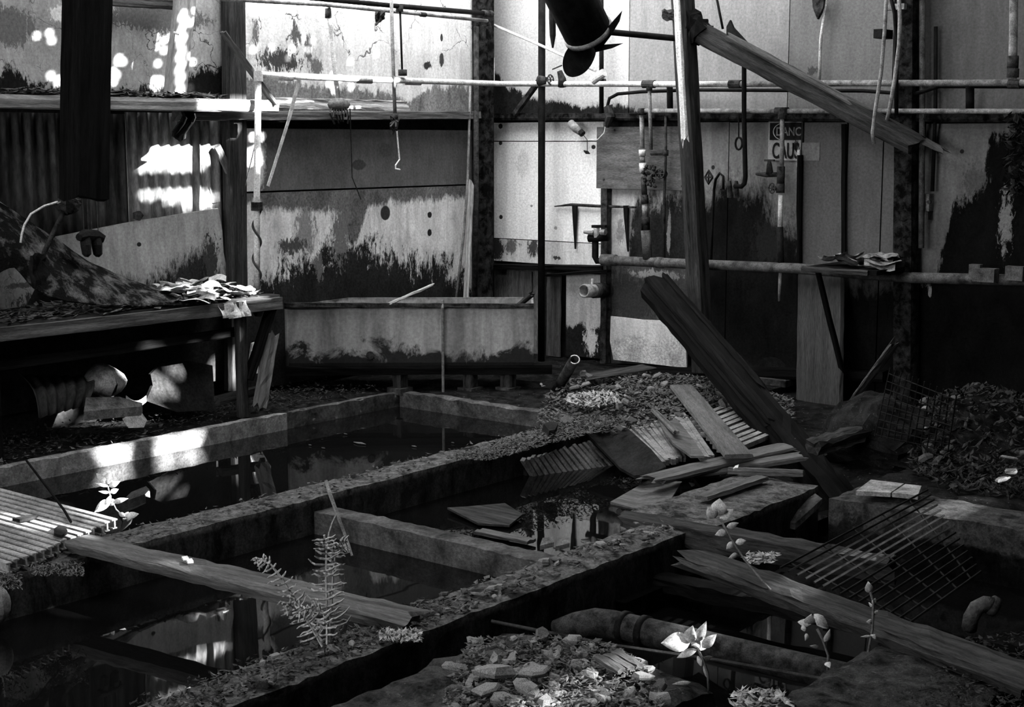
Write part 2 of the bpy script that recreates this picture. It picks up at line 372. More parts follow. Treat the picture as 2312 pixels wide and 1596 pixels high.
# ================================================================== SETTING
# ---- unseen roof, its openings and holes shaped to let in the light
SUNHOLES = []      # patches of sun seen in the place, carried back along the sun to the roof
def sunpatch(pts, den=1.0):
    hp = []
    for p in pts:
        t = (ROOF - p.z) / -sund.z; q = p - sund * t; hp.append((q.x, q.y))
    SUNHOLES.append((hp, den))
for poly in ([(318, 300), (480, 300), (474, 384), (302, 384), (318, 350)], [(306, 438), (480, 438), (480, 468), (425, 476), (370, 455), (330, 452)],
             [(52, 60), (88, 64), (86, 100), (62, 92)], [(106, 66), (130, 68), (126, 98), (104, 96)], [(98, 104), (112, 104), (106, 132), (98, 128)], [(112, 150), (158, 146), (158, 196), (114, 192)], [(64, 176), (84, 176), (84, 196), (66, 196)],
             [(300, 80), (386, 82), (378, 118), (296, 118)], [(298, 128), (375, 128), (372, 206), (308, 202)], [(255, 76), (280, 80), (285, 190), (255, 186)], [(432, 120), (468, 160), (452, 215), (420, 200)],
             [(535, -80), (1085, -80), (1085, 26), (800, 22), (535, 32)], [(785, 112), (838, 108), (838, 168), (780, 165)], [(848, 113), (886, 113), (886, 170), (848, 170)], [(540, 88), (572, 90), (572, 162), (540, 165)],
             [(590, 80), (720, 85), (730, 160), (680, 165), (590, 110)], [(690, 160), (930, 175), (930, 215), (860, 205), (720, 205)],
             [(620, 215), (770, 225), (770, 252), (620, 248)], [(548, 300), (600, 300), (580, 430), (560, 430)], [(830, 298), (856, 298), (832, 325)]):
    cu_, cv_ = sum(p[0] for p in poly) / len(poly), sum(p[1] for p in poly) / len(poly)
    sunpatch([L(u, v) for u, v in poly], 0.15 if 250 < cu_ < 480 and cv_ < 220 else (0.3 if cu_ < 170 else (0.05 if 540 < cu_ and 20 < cv_ < 260 else (0.12 if cu_ < 610 and cu_ > 540 and cv_ > 260 else 0.8))))
for poly in ([(405, 640), (560, 645), (572, 690), (490, 692), (400, 662)],): sunpatch([L(u, v, 0.5) for u, v in poly])
for poly in ([(455, 226), (624, 232), (624, 252), (455, 248)], [(442, 0), (454, 0), (432, 215), (422, 215)], [(560, 160), (900, 178), (900, 195), (560, 178)]): sunpatch([L(u, v, 0.35) for u, v in poly])
for poly in ([(213, 1006), (285, 1004), (278, 1062), (236, 1044)], [(353, 992), (393, 988), (393, 1036), (353, 1036)], [(396, 986), (448, 976), (440, 1020), (400, 1022)]): sunpatch([L(u, v, 0.65) for u, v in poly])
for poly in ([(335, 830), (382, 856), (380, 905), (338, 900)], [(392, 818), (428, 818), (410, 856)], [(225, 838), (272, 838), (272, 880), (225, 880)], [(282, 895), (330, 893), (318, 918)], [(250, 915), (330, 930), (330, 962), (260, 950)], [(568, 768), (596, 768), (602, 800), (582, 840), (556, 840)]): sunpatch([L(u, v, 0.25) for u, v in poly])
for poly in ([(212, 1062), (262, 1062), (312, 1150), (270, 1172), (204, 1140)], [(0, 1146), (100, 1166), (215, 1190), (215, 1204), (90, 1178), (0, 1158)], [(390, 1255), (428, 1262), (436, 1276), (400, 1270)]): sunpatch([G(u, v, 0.08) for u, v in poly])
CELL = 0.035
rx0, rx1, ry0, ry1 = XL - 0.3, 4.5, -3.5, YB + 0.3
nx, ny = int((rx1 - rx0) / CELL), int((ry1 - ry0) / CELL)
hole = set()
for x0, x1, y0, y1 in OPENINGS:
    for i in range(nx):
        for j in range(ny):
            x, y = rx0 + (i + .5) * CELL, ry0 + (j + .5) * CELL
            e = 0.06 * mnoise.noise(Vector((x * 3, y * 3, 1)))
            if x0 - e < x < x1 + e and y0 - e < y < y1 + e: hole.add((i, j))
for poly, den in SUNHOLES:
    xs = [p[0] for p in poly]; ys = [p[1] for p in poly]
    for i in range(int((min(xs) - rx0) / CELL) - 1, int((max(xs) - rx0) / CELL) + 2):
        for j in range(int((min(ys) - ry0) / CELL) - 1, int((max(ys) - ry0) / CELL) + 2):
            if pin(rx0 + (i + .5) * CELL, ry0 + (j + .5) * CELL, poly) and rnd() < den: hole.add((i, j))
mb = MB(); idx = {}
def rv(i, j):
    if (i, j) not in idx: idx[(i, j)] = len(mb.v); mb.v.append((rx0 + i * CELL, ry0 + j * CELL, ROOF))
    return idx[(i, j)]
for i in range(nx):
    j = 0
    while j < ny:
        if (i, j) in hole: j += 1; continue
        k = j
        while k < ny and (i, k) not in hole: k += 1
        mb.f.append((rv(i, j), rv(i, k), rv(i + 1, k), rv(i + 1, j))); j = k
roof = mb.build('ceiling', 'roof', solid=0.002); tag(roof, 'unseen dark sheet roof above the hall, holes shaped for the light', 'roof', kind='structure')
wf = MB().box(XL - 0.3, FRONT[0], -3.6, -3.5, -0.7, ROOF); wf.box(FRONT[1], 4.6, -3.6, -3.5, -0.7, ROOF); wf.box(FRONT[0], FRONT[1], -3.6, -3.5, -0.7, FRONT[2]); wf.box(FRONT[0], FRONT[1], -3.6, -3.5, FRONT[3], ROOF)
tag(wf.build('wall_front', 'roof'), 'dark wall behind the camera with a bay added for fill light', 'wall', kind='structure')
for nm, b6, lab in (('wall_side', (4.5, 4.6, -3.5, YB + 0.3, -0.7, ROOF), 'dark far side wall of the hall out of view'),):
    tag(MB().box(*b6).build(nm, 'roof'), lab, 'wall', kind='structure')

# ---- left wall
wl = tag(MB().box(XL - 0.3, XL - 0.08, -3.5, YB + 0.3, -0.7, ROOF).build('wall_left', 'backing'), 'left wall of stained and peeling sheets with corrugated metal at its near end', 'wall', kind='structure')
def lpanel(u0, v0, u1, v1, mat, off=0.0, th=0.02, name='panel', parent=wl):
    um, vm = (u0 + u1) / 2, (v0 + v1) / 2
    y0, y1 = L(u0, vm, off).y, L(u1, vm, off).y; z0, z1 = L(um, v1, off).z, L(um, v0, off).z
    return MB().box(XL + off - th, XL + off, y0, y1, z0, z1).build(name, mat, parent)
lpanel(540, -700, 1112, 262, peel('upper left sheet', 'y', 0.8, 0.1,
    [(LL((500, 178), (545, 178), (600, 172), (700, 192), (760, 206), (800, 200), (860, 206), (920, 230), (960, 202), (1000, 196), (1050, 190), (1112, 205)), 'above', 0.22, 0.012, 0.15, 9)],
    [LB(632, 138, 46, 24, 0.05, 2.2), LB(577, 75, 8, 26, 0.12, 2), LB(668, 78, 10, 24, 0.08, 2), LB(697, 112, 8, 34, 0.1, 2), LB(965, 148, 9, 9, 0.03, 1.2), LB(997, 85, 3, 9, 0.04, 0.8), LB(997, 135, 5, 16, 0.05, 1), LB(712, 150, 14, 20, 0.12, 2)], grime=0.3, streak=0.25, cracks=3.0), 0.0)
lpanel(540, 292, 1066, 424, peel('upper lower-left sheet', 'y', 0.13, 0.05, [], [LB(560, 350, 40, 110, 0.5, 0.9), LB(810, 372, 15, 12, 0.05, 0.8), LB(870, 340, 15, 16, 0.07, 0.8)], grime=0.35, streak=0.2), 0.0)  # stained sheet; the pale strip at its left is sunlight put into the colour
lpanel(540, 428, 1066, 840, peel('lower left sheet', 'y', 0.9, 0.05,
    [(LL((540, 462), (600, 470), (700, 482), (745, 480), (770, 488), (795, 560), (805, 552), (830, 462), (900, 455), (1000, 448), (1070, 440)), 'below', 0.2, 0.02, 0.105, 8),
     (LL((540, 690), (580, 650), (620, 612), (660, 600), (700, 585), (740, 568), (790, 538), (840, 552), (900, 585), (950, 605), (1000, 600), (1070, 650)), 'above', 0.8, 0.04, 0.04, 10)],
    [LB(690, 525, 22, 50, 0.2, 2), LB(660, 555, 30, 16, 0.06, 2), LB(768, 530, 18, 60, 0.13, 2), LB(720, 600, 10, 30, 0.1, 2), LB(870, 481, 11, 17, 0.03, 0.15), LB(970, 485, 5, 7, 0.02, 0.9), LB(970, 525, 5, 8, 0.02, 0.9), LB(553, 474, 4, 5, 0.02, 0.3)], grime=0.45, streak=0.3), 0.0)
lpanel(-40, -700, 522, 215, peel('cracked plaster', 'y', 0.46, 0.06,
    [(LL((-40, 185), (20, 150), (60, 178), (110, 200), (300, 205), (400, 200), (420, 170), (460, 160), (522, 150)), 'above', 0.3, 0.015, 0.02, 10)],
    [LB(20, 60, 60, 45, 0.12, 1.2), LB(350, 40, 120, 30, 0.1, 1.2), LB(130, 30, 18, 18, 0.6, 2)], grime=0.5, streak=0.2, cracks=5.5), 0.0)
# corrugated sheets
def corrug(u0, v0, u1, v1, off, mat, name, parent=None, lam=0.076, amp=0.011):
    um, vm = (u0 + u1) / 2, (v0 + v1) / 2
    y0, y1 = L(u0, vm, off).y, L(u1, vm, off).y; z0, z1 = L(um, v1, off).z, L(um, v0, off).z
    n = int((y1 - y0) / lam * 8)
    mb = MB().grid(lambda i, j: Vector((XL + off + amp * math.cos((y0 + (y1 - y0) * i) / lam * 2 * math.pi), y0 + (y1 - y0) * i, z0 + (z1 - z0) * j)), n, 4)
    return mb.build(name, mat, parent, smooth=True, solid=0.002)
MAT['corr'] = M('stained shade-painted corrugated iron', 0.015, 0.07, 6, 0.6, 0.2, (1, 1, 0.25), world=True)  # shade under the shelf put into the colour of the sheet
corrug(-60, 255, 300, 560, 0.0, 'corr', 'corrugated_panel', wl)
corrug(285, 255, 500, 560, 0.014, M('pale corrugated iron', 0.1, 0.3, 7, 0.6, 0.2, (1, 1, 0.25), world=True), 'corrugated_panel', wl)
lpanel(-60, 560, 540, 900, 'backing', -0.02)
# ---- right wall
wr = tag(MB().box(XL - 0.3, 4.6, YB + 0.08, YB + 0.3, -0.7, ROOF).build('wall_right', 'backing'), 'right wall of pale sheets above and dark stained sheets below', 'wall', kind='structure')
def rpanel(u0, v0, u1, v1, mat, off=0.0, th=0.02, name='panel', parent=wr):
    um, vm = (u0 + u1) / 2, (v0 + v1) / 2
    x0, x1 = R(u0, vm, off).x, R(u1, vm, off).x; z0, z1 = R(um, v1, off).z, R(um, v0, off).z
    return MB().box(x0, x1, YB - off, YB - off + th, z0, z1).build(name, mat, parent)
up_line = (RL((1100, 150), (1125, 170), (1150, 198), (1180, 215), (1220, 228), (1260, 226), (1300, 240), (1350, 240), (1400, 236), (1440, 250), (1500, 262)), 'above', 0.16, 0.01, 0.035, 10)
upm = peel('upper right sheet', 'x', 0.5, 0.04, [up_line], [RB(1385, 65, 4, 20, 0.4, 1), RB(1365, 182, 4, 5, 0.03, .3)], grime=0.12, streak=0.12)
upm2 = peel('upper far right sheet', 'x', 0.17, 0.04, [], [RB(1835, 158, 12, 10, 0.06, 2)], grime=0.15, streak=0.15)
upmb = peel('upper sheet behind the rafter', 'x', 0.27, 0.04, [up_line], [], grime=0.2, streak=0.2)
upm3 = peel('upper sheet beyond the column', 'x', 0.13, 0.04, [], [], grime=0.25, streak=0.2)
for u0, u1, m_ in ((1108, 1424, upm), (1426, 1790, upmb), (1792, 2030, upm2), (2032, 3000, upm3)): rpanel(u0, -800, u1, 262, m_)  # greyer sheets, stepped darker rightwards to carry light falloff in the colour
midm = peel('bright middle sheet', 'x', 0.9, 0.04, [], [RB(1130, 285, 5, 6, 0.03, .6), RB(1130, 323, 4, 5, 0.03, .6), RB(1340, 332, 5, 5, 0.03, .4), RB(1131, 490, 4, 5, 0.03, .8), RB(1200, 465, 3, 3, 0.25, .8), RB(1255, 515, 4, 4, 0.3, .8), RB(1180, 370, 16, 30, 0.6, 1)], grime=0.12, streak=0.12)
rpanel(1110, 276, 1362, 318, midm); rpanel(1110, 320, 1362, 543, midm)
brk = peel('broken lower strip', 'x', 0.75, 0.04, [], [RB(1122, 560, 14, 26, 0.03, 1.6), RB(1155, 556, 14, 16, 0.12, 2.4), RB(1205, 562, 12, 20, 0.05, 2), RB(1258, 582, 8, 4, 0.05, 2)], grime=0.2)
rpanel(1110, 545, 1362, 596, brk)
rpanel(1374, 428, 1556, 600, peel('stained sheet behind the valve pipe', 'x', 0.6, 0.05,
    [(RL((1370, 640), (1415, 620), (1425, 520), (1440, 455), (1480, 445), (1500, 440), (1560, 430)), 'above', 0.6, 0.08, 0.045, 7)], [RB(1400, 520, 8, 26, 0.2, 1.6), RB(1510, 530, 4, 50, 0.2, 1.4)], grime=0.4))
rpanel(1374, 602, 1556, 850, peel('dark lower sheet', 'x', 0.1, 0.04, [], [RB(1405, 660, 50, 45, 0.03, 2), RB(1480, 620, 50, 10, 0.22, 2.2), RB(1440, 680, 70, 40, 0.035, 2)], grime=0.6))
dado = (RL((1556, 430), (1600, 425), (1640, 408), (1680, 440), (1720, 420), (1745, 470), (1800, 520), (1806, 560)), 'above', 0.8, 0.12, 0.018, 5)
rpanel(1558, 276, 1640, 850, peel('grey sheet by the leaning timber', 'x', 0.24, 0.05, [dado], [RB(1610, 378, 4, 5, 0.02, .3)], grime=0.3))
rpanel(1642, 276, 1804, 850, peel('grey sheet under the sign', 'x', 0.22, 0.05, [dado], [RB(1735, 550, 40, 45, 0.015, 1.6)], grime=0.35))
plain = peel('plain grey sheet', 'x', 0.11, 0.05, [(RL((1804, 640), (1900, 640), (2030, 640)), 'above', 0.35, 0.08, 0.012, 6)], [], grime=0.2, streak=0.15)
for u0, u1 in ((1808, 1903), (1907, 1984), (1987, 2031)): rpanel(u0, 276, u1, 900, plain)
rpanel(2078, 276, 3000, 960, peel('flaking far right sheet', 'x', 0.2, 0.05,
    [(RL((2060, 640), (2100, 640), (2120, 600), (2140, 520), (2150, 470), (2190, 450), (2215, 400), (2240, 300), (2270, 290), (2470, 270)), 'above', 0.45, 0.03, 0.01, 8)],
    [RB(2172, 342, 5, 5, 0.02, .3), RB(2200, 405, 26, 30, 0.08, 1.8), RB(2270, 500, 14, 60, 0.16, 2.6), RB(2100, 660, 4, 14, 0.25, 1.2)], grime=0.35))
rpanel(1110, 606, 1216, 860, 'lath'); rpanel(1278, 618, 1362, 806, peel('flaking white infill', 'x', 0.62, 0.04,
    [(RL((1270, 740), (1290, 738), (1310, 725), (1330, 745), (1345, 742), (1365, 738)), 'above', 0.15, 0.01, 0.04, 12)], [RB(1335, 770, 14, 30, 0.6, 2.4)], grime=0.3))
timber('board', R(1251, 616, 0.02), R(1249, 804, 0.02), 0.125, 0.02, 'timber_grey', wr, upv=Vector((0, 1, 0)))
timber('board', R(1180, 612, 0.02), R(1180, 790, 0.02), 0.17, 0.02, 'timber_grey', wr, upv=Vector((0, 1, 0)))
timber('board', R(1853, 612, 0.04), R(1848, 932, 0.3), 0.33, 0.025, 'board_dark', wr, upv=Vector((0, 1, 0)))
for u0, u1 in ((1700, 1800),): MB().box(R(u0, 850).x, R(u1, 850).x, YB - 0.16, YB, 0.0, R(1750, 858, 0.16).z).build('base_ledge', 'concrete', wr)
# ---- trims: girts, posts
tn = [0]
def trim(mb_or_o, label):
    tn[0] += 1; o = mb_or_o; o.name = 'trim_%d' % tn[0]; return tag(o, label, 'trim', kind='structure')
VR, VL = Vector((0, 1, 0)), Vector((1, 0, 0))
trim(timber('trim', L(400, 262, 0.08), L(1075, 260, 0.08), 0.1, 0.055, 'timber_grey', segs=16), 'long pale girt running along the left wall under the peeling sheet')
trim(timber('trim', R(1100, 264, 0.06), R(2900, 268, 0.06), 0.1, 0.05, 'rust_dark', segs=24), 'rust-dark girt running along the right wall under the pale sheets')
trim(timber('trim', R(1100, 602, 0.05), R(1366, 606, 0.05), 0.09, 0.04, 'timber_black', segs=8), 'dark low rail across the corner bay of the right wall')
trim(timber('trim', L(524, -300, 0.06), L(534, 880, 0.06), 0.14, 0.07, 'timber', upv=VL, segs=14), 'dark timber post at the near edge of the stained left wall sheets')
trim(timber('trim', L(1092, -300, 0.07), L(1090, 812, 0.07), 0.13, 0.12, 'rust_dark', upv=VL, segs=14), 'dark rusted post standing in the corner of the two walls')
trim(timber('trim', R(1368, 425, 0.04), R(1366, 820, 0.04), 0.05, 0.06, 'rust', upv=VR, segs=10), 'narrow dark post between bright and stained sheets of the right wall')
trim(timber('trim', R(2052, -300, 0.08), R(2046, 900, 0.08), 0.13, 0.14, 'rust_dark', upv=VR, segs=16), 'broad rusted column at the right end of the danger sign bay')
trim(timber('trim', R(1806, 350, 0.03), R(1803, 840, 0.03), 0.03, 0.03, 'timber_black', upv=VR, segs=8), 'thin dark cover strip beside the danger sign')
for u in (1905,): trim(timber('trim', R(u, 280, 0.02), R(u, 600, 0.02), 0.03, 0.02, 'timber_black', upv=VR, segs=8), 'thin dark cover strip behind the right wall shelf')
trim(timber('trim', R(1120, 826, 0.06), R(2000, 850, 0.06), 0.1, 0.07, 'timber_black', segs=14), 'black sill beam at the foot of the right wall')

# ---- floor: base, banks and pit curbs
fl = tag(MB().box(XL - 0.3, 4.6, -3.5, YB + 0.3, -0.75, -0.6).build('floor', 'soil'), 'dark ground of the hall cut by flooded concrete pits', 'floor', kind='structure')
MAT['concrete_mid'] = M('grey concrete', 0.02, 0.1, 6, 0.85, 0.7, world=True, bdist=0.02)
rough_box('bank', XL - 0.05, -6.46, 0.5, YB + 0.1, -0.6, 0.0, 'soil', 0.09, 0.018, fl)
rough_box('pit_wall', -6.5, -6.44, 1.5, 5.86, -0.6, 0.005, 'concrete_pale', 0.05, 0.005, fl, edge=0.02)
rough_box('pit_wall', -6.5, -6.45, 5.87, 6.86, -0.6, 0.0, 'concrete', 0.05, 0.006, fl, edge=0.02)
rough_box('bank', -6.5, -4.6, 6.92, YB + 0.1, -0.6, 0.0, 'soil', 0.09, 0.03, fl)
rough_box('pit_wall', -6.44, -4.9, 6.84, 6.93, -0.6, 0.0, 'concrete_mid', 0.05, 0.01, fl, edge=0.02)
rough_box('bank', -4.7, -2.9, 7.1, YB + 0.1, -0.6, -0.05, 'soil', 0.09, 0.02, fl)
def slope_(i, j):
    p = Vector((-4.8 + 1.9 * i, 6.15 + 1.0 * j, -.27 + .21 * j)); return p + mnoise.noise_vector(p * 4) * .025
MB().grid(slope_, 30, 16).build('bank', 'soil', fl)
rough_box('bank', -3.0, 4.4, 6.28, YB + 0.1, -0.6, -0.02, 'soil', 0.1, 0.04, fl)
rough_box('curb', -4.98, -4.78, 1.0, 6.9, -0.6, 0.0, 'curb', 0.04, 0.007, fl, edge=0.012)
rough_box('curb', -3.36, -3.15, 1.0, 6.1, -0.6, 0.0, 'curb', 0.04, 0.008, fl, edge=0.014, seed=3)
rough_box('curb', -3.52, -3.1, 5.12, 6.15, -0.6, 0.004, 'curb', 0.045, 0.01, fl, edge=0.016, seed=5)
rough_box('cross_wall', -4.78, -3.36, 4.5, 4.62, -0.6, -0.06, 'concrete_mid', 0.04, 0.007, fl, edge=0.012, seed=7)
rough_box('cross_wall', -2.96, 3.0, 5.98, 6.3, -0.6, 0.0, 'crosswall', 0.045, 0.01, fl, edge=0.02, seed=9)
MAT['fg'] = M('crumbled concrete', 0.004, 0.07, 14, 0.8, 1.0, world=True, speck=0.1, bdist=0.03)
rough_box('bank', -2.98, -2.2, 1.0, 3.72, -0.6, -0.03, 'fg', 0.05, 0.03, fl, seed=11)
rough_box('bank', -2.22, -1.0, 1.0, 3.2, -0.6, -0.06, 'fg', 0.06, 0.04, fl, seed=11)
rough_box('curb', -1.92, -1.45, 3.1, 4.35, -0.6, 0.02, 'fg', 0.05, 0.025, fl, seed=13)
for x0, x1, y0, y1, z, lab in ((-6.5, -4.9, 0.5, 6.95, -0.1, 'still black water in the long pit beside the bench'), (-4.85, -3.3, 0.5, 4.55, -0.17, 'still black water in the near pit under the fallen plank'),
                               (-4.85, -3.1, 4.55, 6.7, -0.17, 'still water in the middle pit under the duckboards'), (-3.2, 4.0, 3.15, 6.05, -0.26, 'black water in the right hand pit around the fat pipe')):
    tag(MB().grid(lambda i, j: Vector((x0 + (x1 - x0) * i, y0 + (y1 - y0) * j, z)), 2, 2).build('pit_water', 'water'), lab, 'water', kind='stuff')

# ================================================================== LEFT SIDE
YA, XA = Vector((0, 1, 0)), Vector((1, 0, 0))
# upper shelf
t = thing('wall_shelf', L(300, 240, 0.2), 'long timber shelf strewn with straw high on the left wall', 'shelf')
timber('front_beam', L(-40, 228, 0.36), L(624, 240, 0.36), 0.05, 0.068, 'timber_pale', t, segs=20)
mb = MB(); z = L(300, 222, 0.36).z
timber('plank', Vector((XL + 0.23, L(-40, 228).y - 0.3, z - 0.015)), Vector((XL + 0.23, L(520, 228).y, z - 0.015)), 0.2, 0.025, 'timber_grey', t, segs=14)
timber('plank', Vector((XL + 0.1, L(-40, 228).y - 0.3, z - 0.02)), Vector((XL + 0.1, L(470, 228).y, z - 0.02)), 0.16, 0.022, 'timber_grey', t, segs=14)
timber('bracket', L(490, 330, 0.06), L(524, 405, 0.06), 0.05, 0.03, 'timber_grey', t, upv=VL)
flakes('straw', lambda: Vector((XL + ru(0.04, 0.34), ru(L(-30, 230).y, L(420, 230).y), z + ru(0, 0.035))), 1100, (0.02, 0.05), 'timber_grey', 'dry straw and dust lying along the upper shelf', 'straw', long=1.6, tilt=0.25)
rag = MB().grid(lambda i, j: L(400 + 30 * i + 12 * math.sin(j * 5), 250 + 70 * j - 20 * abs(i - .6), 0.3 + 0.05 * math.sin(i * 7 + j * 3)), 5, 6).build('torn_rag', 'felt', solid=0.006)
tag(rag, 'dark torn rag hanging under the upper shelf', 'rag')
# hanging post
o = timber('hanging_post', L(206, -500, 0.75), L(190, 436, 0.75), 0.2, 0.17, 'timber_black', upv=VL, segs=16, jag=(0, 0.05))
tag(o, 'thick black timber post hanging down in front of the left shelf', 'post')
# pale leaning board
o = timber('leaning_board', L(424, -60, 0.22), L(394, 216, 0.26), 0.13, 0.05, 'timber_pale', upv=VL, segs=12)
tag(o, 'pale split timber standing on the upper shelf', 'timber')
MB().tube([L(393, 73, 0.27), L(403, 78, 0.32)], 0.006, 6).build('nail', 'wire', o)
o = timber('brace_lath', L(503, 72, 0.37), L(622, 236, 0.39), 0.012, 0.045, 'timber_grey', segs=8, upv=VL)
tag(o, 'thin lath sloping down to the end of the upper shelf', 'lath')
# pale vertical pipe on the bench with cable
t = thing('standing_pipe', L(580, 655, 0.42), 'pale vertical pipe with cable wound round its lower half, rising from bench', 'pipe')
pp = [L(583, 172, 0.42), L(580, 430, 0.42), L(580, 665, 0.42)]
MB().tube(pp, 0.019, 10).build('tube', 'pipe_pale', t, True)
MB().disc(L(583, 172, 0.42), (0, 0, 1), 0.027, 0.06).build('elbow', 'pipe_pale', t)
cb = []
for i in range(90):
    k = i / 89; p = L(580, 462 + 190 * k, 0.42); a = k * 16
    cb.append(p + Vector((math.cos(a), math.sin(a), 0)) * 0.024)
MB().tube(cb, 0.007, 6).build('wound_cable', 'wire_dark', t, True)
MB().disc(L(580, 466, 0.42), (0, 0, 1), 0.035, 0.05, 10).build('clamp', 'rust', t)
mb = MB().bar(L(676, 178, 0.4), L(652, 270, 0.36), 0.025, 0.006, VL); mb.bar(L(652, 270, 0.36), L(605, 420, 0.3), 0.02, 0.006, VL)
tag(mb.build('hanging_strap', 'pipe_pale'), 'pale flat strap dangling from the long pale pipe', 'strap')
tag(MB().tube([L(583, 200, .4), L(575, 330, .35), L(556, 410, .25), L(545, 460, .02)], 0.003, 5).build('thin_wire', 'wire_dark'), 'thin dark wire beside the pale standing pipe', 'wire')
# long pale pipe along both walls
OFFP = 0.42
t = thing('wall_pipe', R(1500, 190, 0.2), 'long pale water pipe crossing both walls at head height', 'pipe')
MB().tube([L(586, 169, .42), L(800, 178, .36), L(1040, 186, .25), R(1130, 189, 0.25), R(1500, 190, 0.2), R(1662, 190, .2)], 0.02, 10).build('tube', 'pipe_pale', t, True)
MB().tube([R(1660, 190, .2), R(1900, 188, .2), R(2900, 185, 0.2)], 0.02, 10).build('tube', 'pipe_pale_shade', t, True)
for u in (1465, 1660, 2290): MB().tube([R(u - 13, 190, .2), R(u + 13, 190, .2)], 0.028, 10).build('coupling', 'rust', t)
for u in (640, 820, 930): MB().tube([L(u - 18, 171 + (u - 586) * .036, .42 - (u - 586) * .0004), L(u + 18, 172 + (u - 586) * .037, .42 - (u - 586) * .0004)], 0.025, 10).build('coupling', 'pipe_pale', t)
def pipe(name, pts, r, mat, label, cat='pipe', joints=(), n=10, jmat='rust'):
    t = thing(name, pts[-1], label, cat)
    MB().tube(pts, r, n).build('tube', mat, t, True)
    for p, a, jr, jl in joints:
        p = Vector(p); a = Vector(a).normalized(); MB().tube([p - a * jl / 2, p + a * jl / 2], jr, 10).build('coupling', jmat, t, True)
    return t
def dirx(u0, v0, u1, v1): return R(u1, v1) - R(u0, v0)
pipe('overhead_pipe', [L(560, -18, .3), L(753, 0, .3), L(900, 14, .3), L(1106, 31, .25)], 0.017, 'steel', 'upper dark pipe at the top of the left wall', joints=[(L(1100, 31, .25), (0, 1, 0), 0.025, 0.1)])
pipe('overhead_pipe', [L(500, -2, .22), L(730, 11, .22), L(900, 27, .22), L(1100, 47, .2)], 0.012, 'pipe_grey', 'lower thin pipe at the top of the left wall', joints=[(L(955, 33, .22), (0, 1, 0), 0.016, 0.05)])
pipe('sloping_rod', [R(1090, 46, .2), R(1222, 103, .25), R(1345, 160, .3)], 0.01, 'pipe_pale', 'thin pale rod sloping from the corner down behind the fan')
tag(MB().tube([R(1338, 182, .32), R(1364, 164, .32)], 0.03, 12).build('tin_can', 'pipe_pale'), 'pale tin can lying at the end of the sloping rod', 'can')
pipe('hanging_pipe', [L(738, -40, .2), L(743, 40, .2), L(755, 150, .2), L(764, 225, .2)], 0.015, 'pipe_pale', 'pale pipe hanging behind the long pipe, nearest the shelf', joints=[(L(741, 30, .2), (0, 0, 1), 0.021, 0.06)])
t = pipe('hanging_pipe', [L(883, -40, .34), L(886, 100, .34), L(892, 262, .34)], 0.012, 'pipe_grey', 'thin pipe hanging down with a wire hook at its foot', joints=[(L(893, 265, .34), (0, 0, 1), 0.018, 0.05)])
mb = MB().tube([L(894, 270, .34), L(899, 330, .34), L(902, 360, .34), L(893, 373, .34), L(893, 381, .34), L(903, 383, .34)], 0.005, 6); mb.build('wire_hook', 'wire', t)
mb = MB()
for k in range(9):
    a, b = ru(878, 908), ru(272, 300); mb.tube([L(893, 272, .36), L(a, b - 10, .34 + ru(0, .06)), L(a + ru(-8, 8), b + ru(0, 15), .36)], 0.006, 5)
mb.build('wire_tangle', 'rust', t)
pipe('hanger_rod', [L(903, 15, .3), L(908, 160, .33)], 0.007, 'steel', 'dark rod hanging between overhead pipe and long pale pipe', 'rod', joints=[(L(902, 18, .3), (0, 0, 1), 0.025, 0.05), (L(909, 164, .33), (0, 0, 1), 0.03, 0.04)])
o = MB().grid(lambda i, j: L(848 + 20 * i, 26 + 32 * j * (1 - .5 * i), .24 + .02 * math.sin(9 * i + 5 * j)), 4, 4).build('hanging_scrap', 'rust', solid=0.01); tag(o, 'ragged dark scrap caught on the overhead pipes', 'scrap')
# bundle on the girt
t = thing('cable_bundle', L(765, 245, .2), 'dusty bundle of rags and cable on the left girt', 'bundle')
mb = MB().grid(lambda i, j: L(765 + 26 * math.cos(i * 6.283) * math.sin(j * 3.14), 236 - 16 * math.cos(j * 3.14), .2 + .05 * math.sin(i * 6.283) * math.sin(j * 3.14)), 12, 6); mb.build('rag', 'rope', t, True)
mb = MB()
for k in range(7): mb.tube([L(750 + 5 * k, 240, .22), L(745 + 7 * k, 255 + ru(0, 10), .25), L(755 + 5 * k, 262 + ru(0, 20), .22)], 0.006, 5)
mb.build('cable', 'wire_dark', t)
MB().tube([L(790, 245, .2), L(793, 330, .1), L(795, 400, .05), L(815, 450, .03)], 0.004, 5).build('loose_wire', 'wire_dark', t)
# splintered gap boards behind girt
tag(timber('torn_board', L(618, 232, .05), L(905, 238, .05), 0.02, 0.06, 'timber_pale', upv=Z, jag=(.05, .1), segs=14, jit=.008), 'pale torn board edge above the left girt', 'board')
# wall flange and thin pipes near corner
pipe('corner_conduit', [L(1062, 180, .1), L(1060, 262, .12), L(1056, 400, .1), L(1048, 520, .1), L(1028, 690, .12)], 0.009, 'pipe_grey', 'thin bent conduit hanging beside the corner post')
pipe('corner_pipe', [L(1075, 60, .14), L(1075, 400, .14), L(1072, 690, .14)], 0.02, 'rust', 'rusted pipe running up the corner post')
tag(timber('leaning_lath', L(1064, 420, .16), L(1052, 690, .2), 0.05, 0.02, 'timber_pale', upv=VL, segs=8, jag=(.05, 0)), 'pale lath leaning on the left wall beside the trough', 'lath')
for (u, v) in ((1098, 130), (1100, 160)):
    pass
tag(MB().box(L(1108, 135, .1).x, L(1108, 135, .1).x + .02, L(1100, 135, .1).y, L(1112, 135, .1).y, L(1105, 185, .1).z, L(1105, 130, .1).z).build('switch_plate', 'pipe_pale'), 'small pale plate fixed high on the corner post', 'plate')
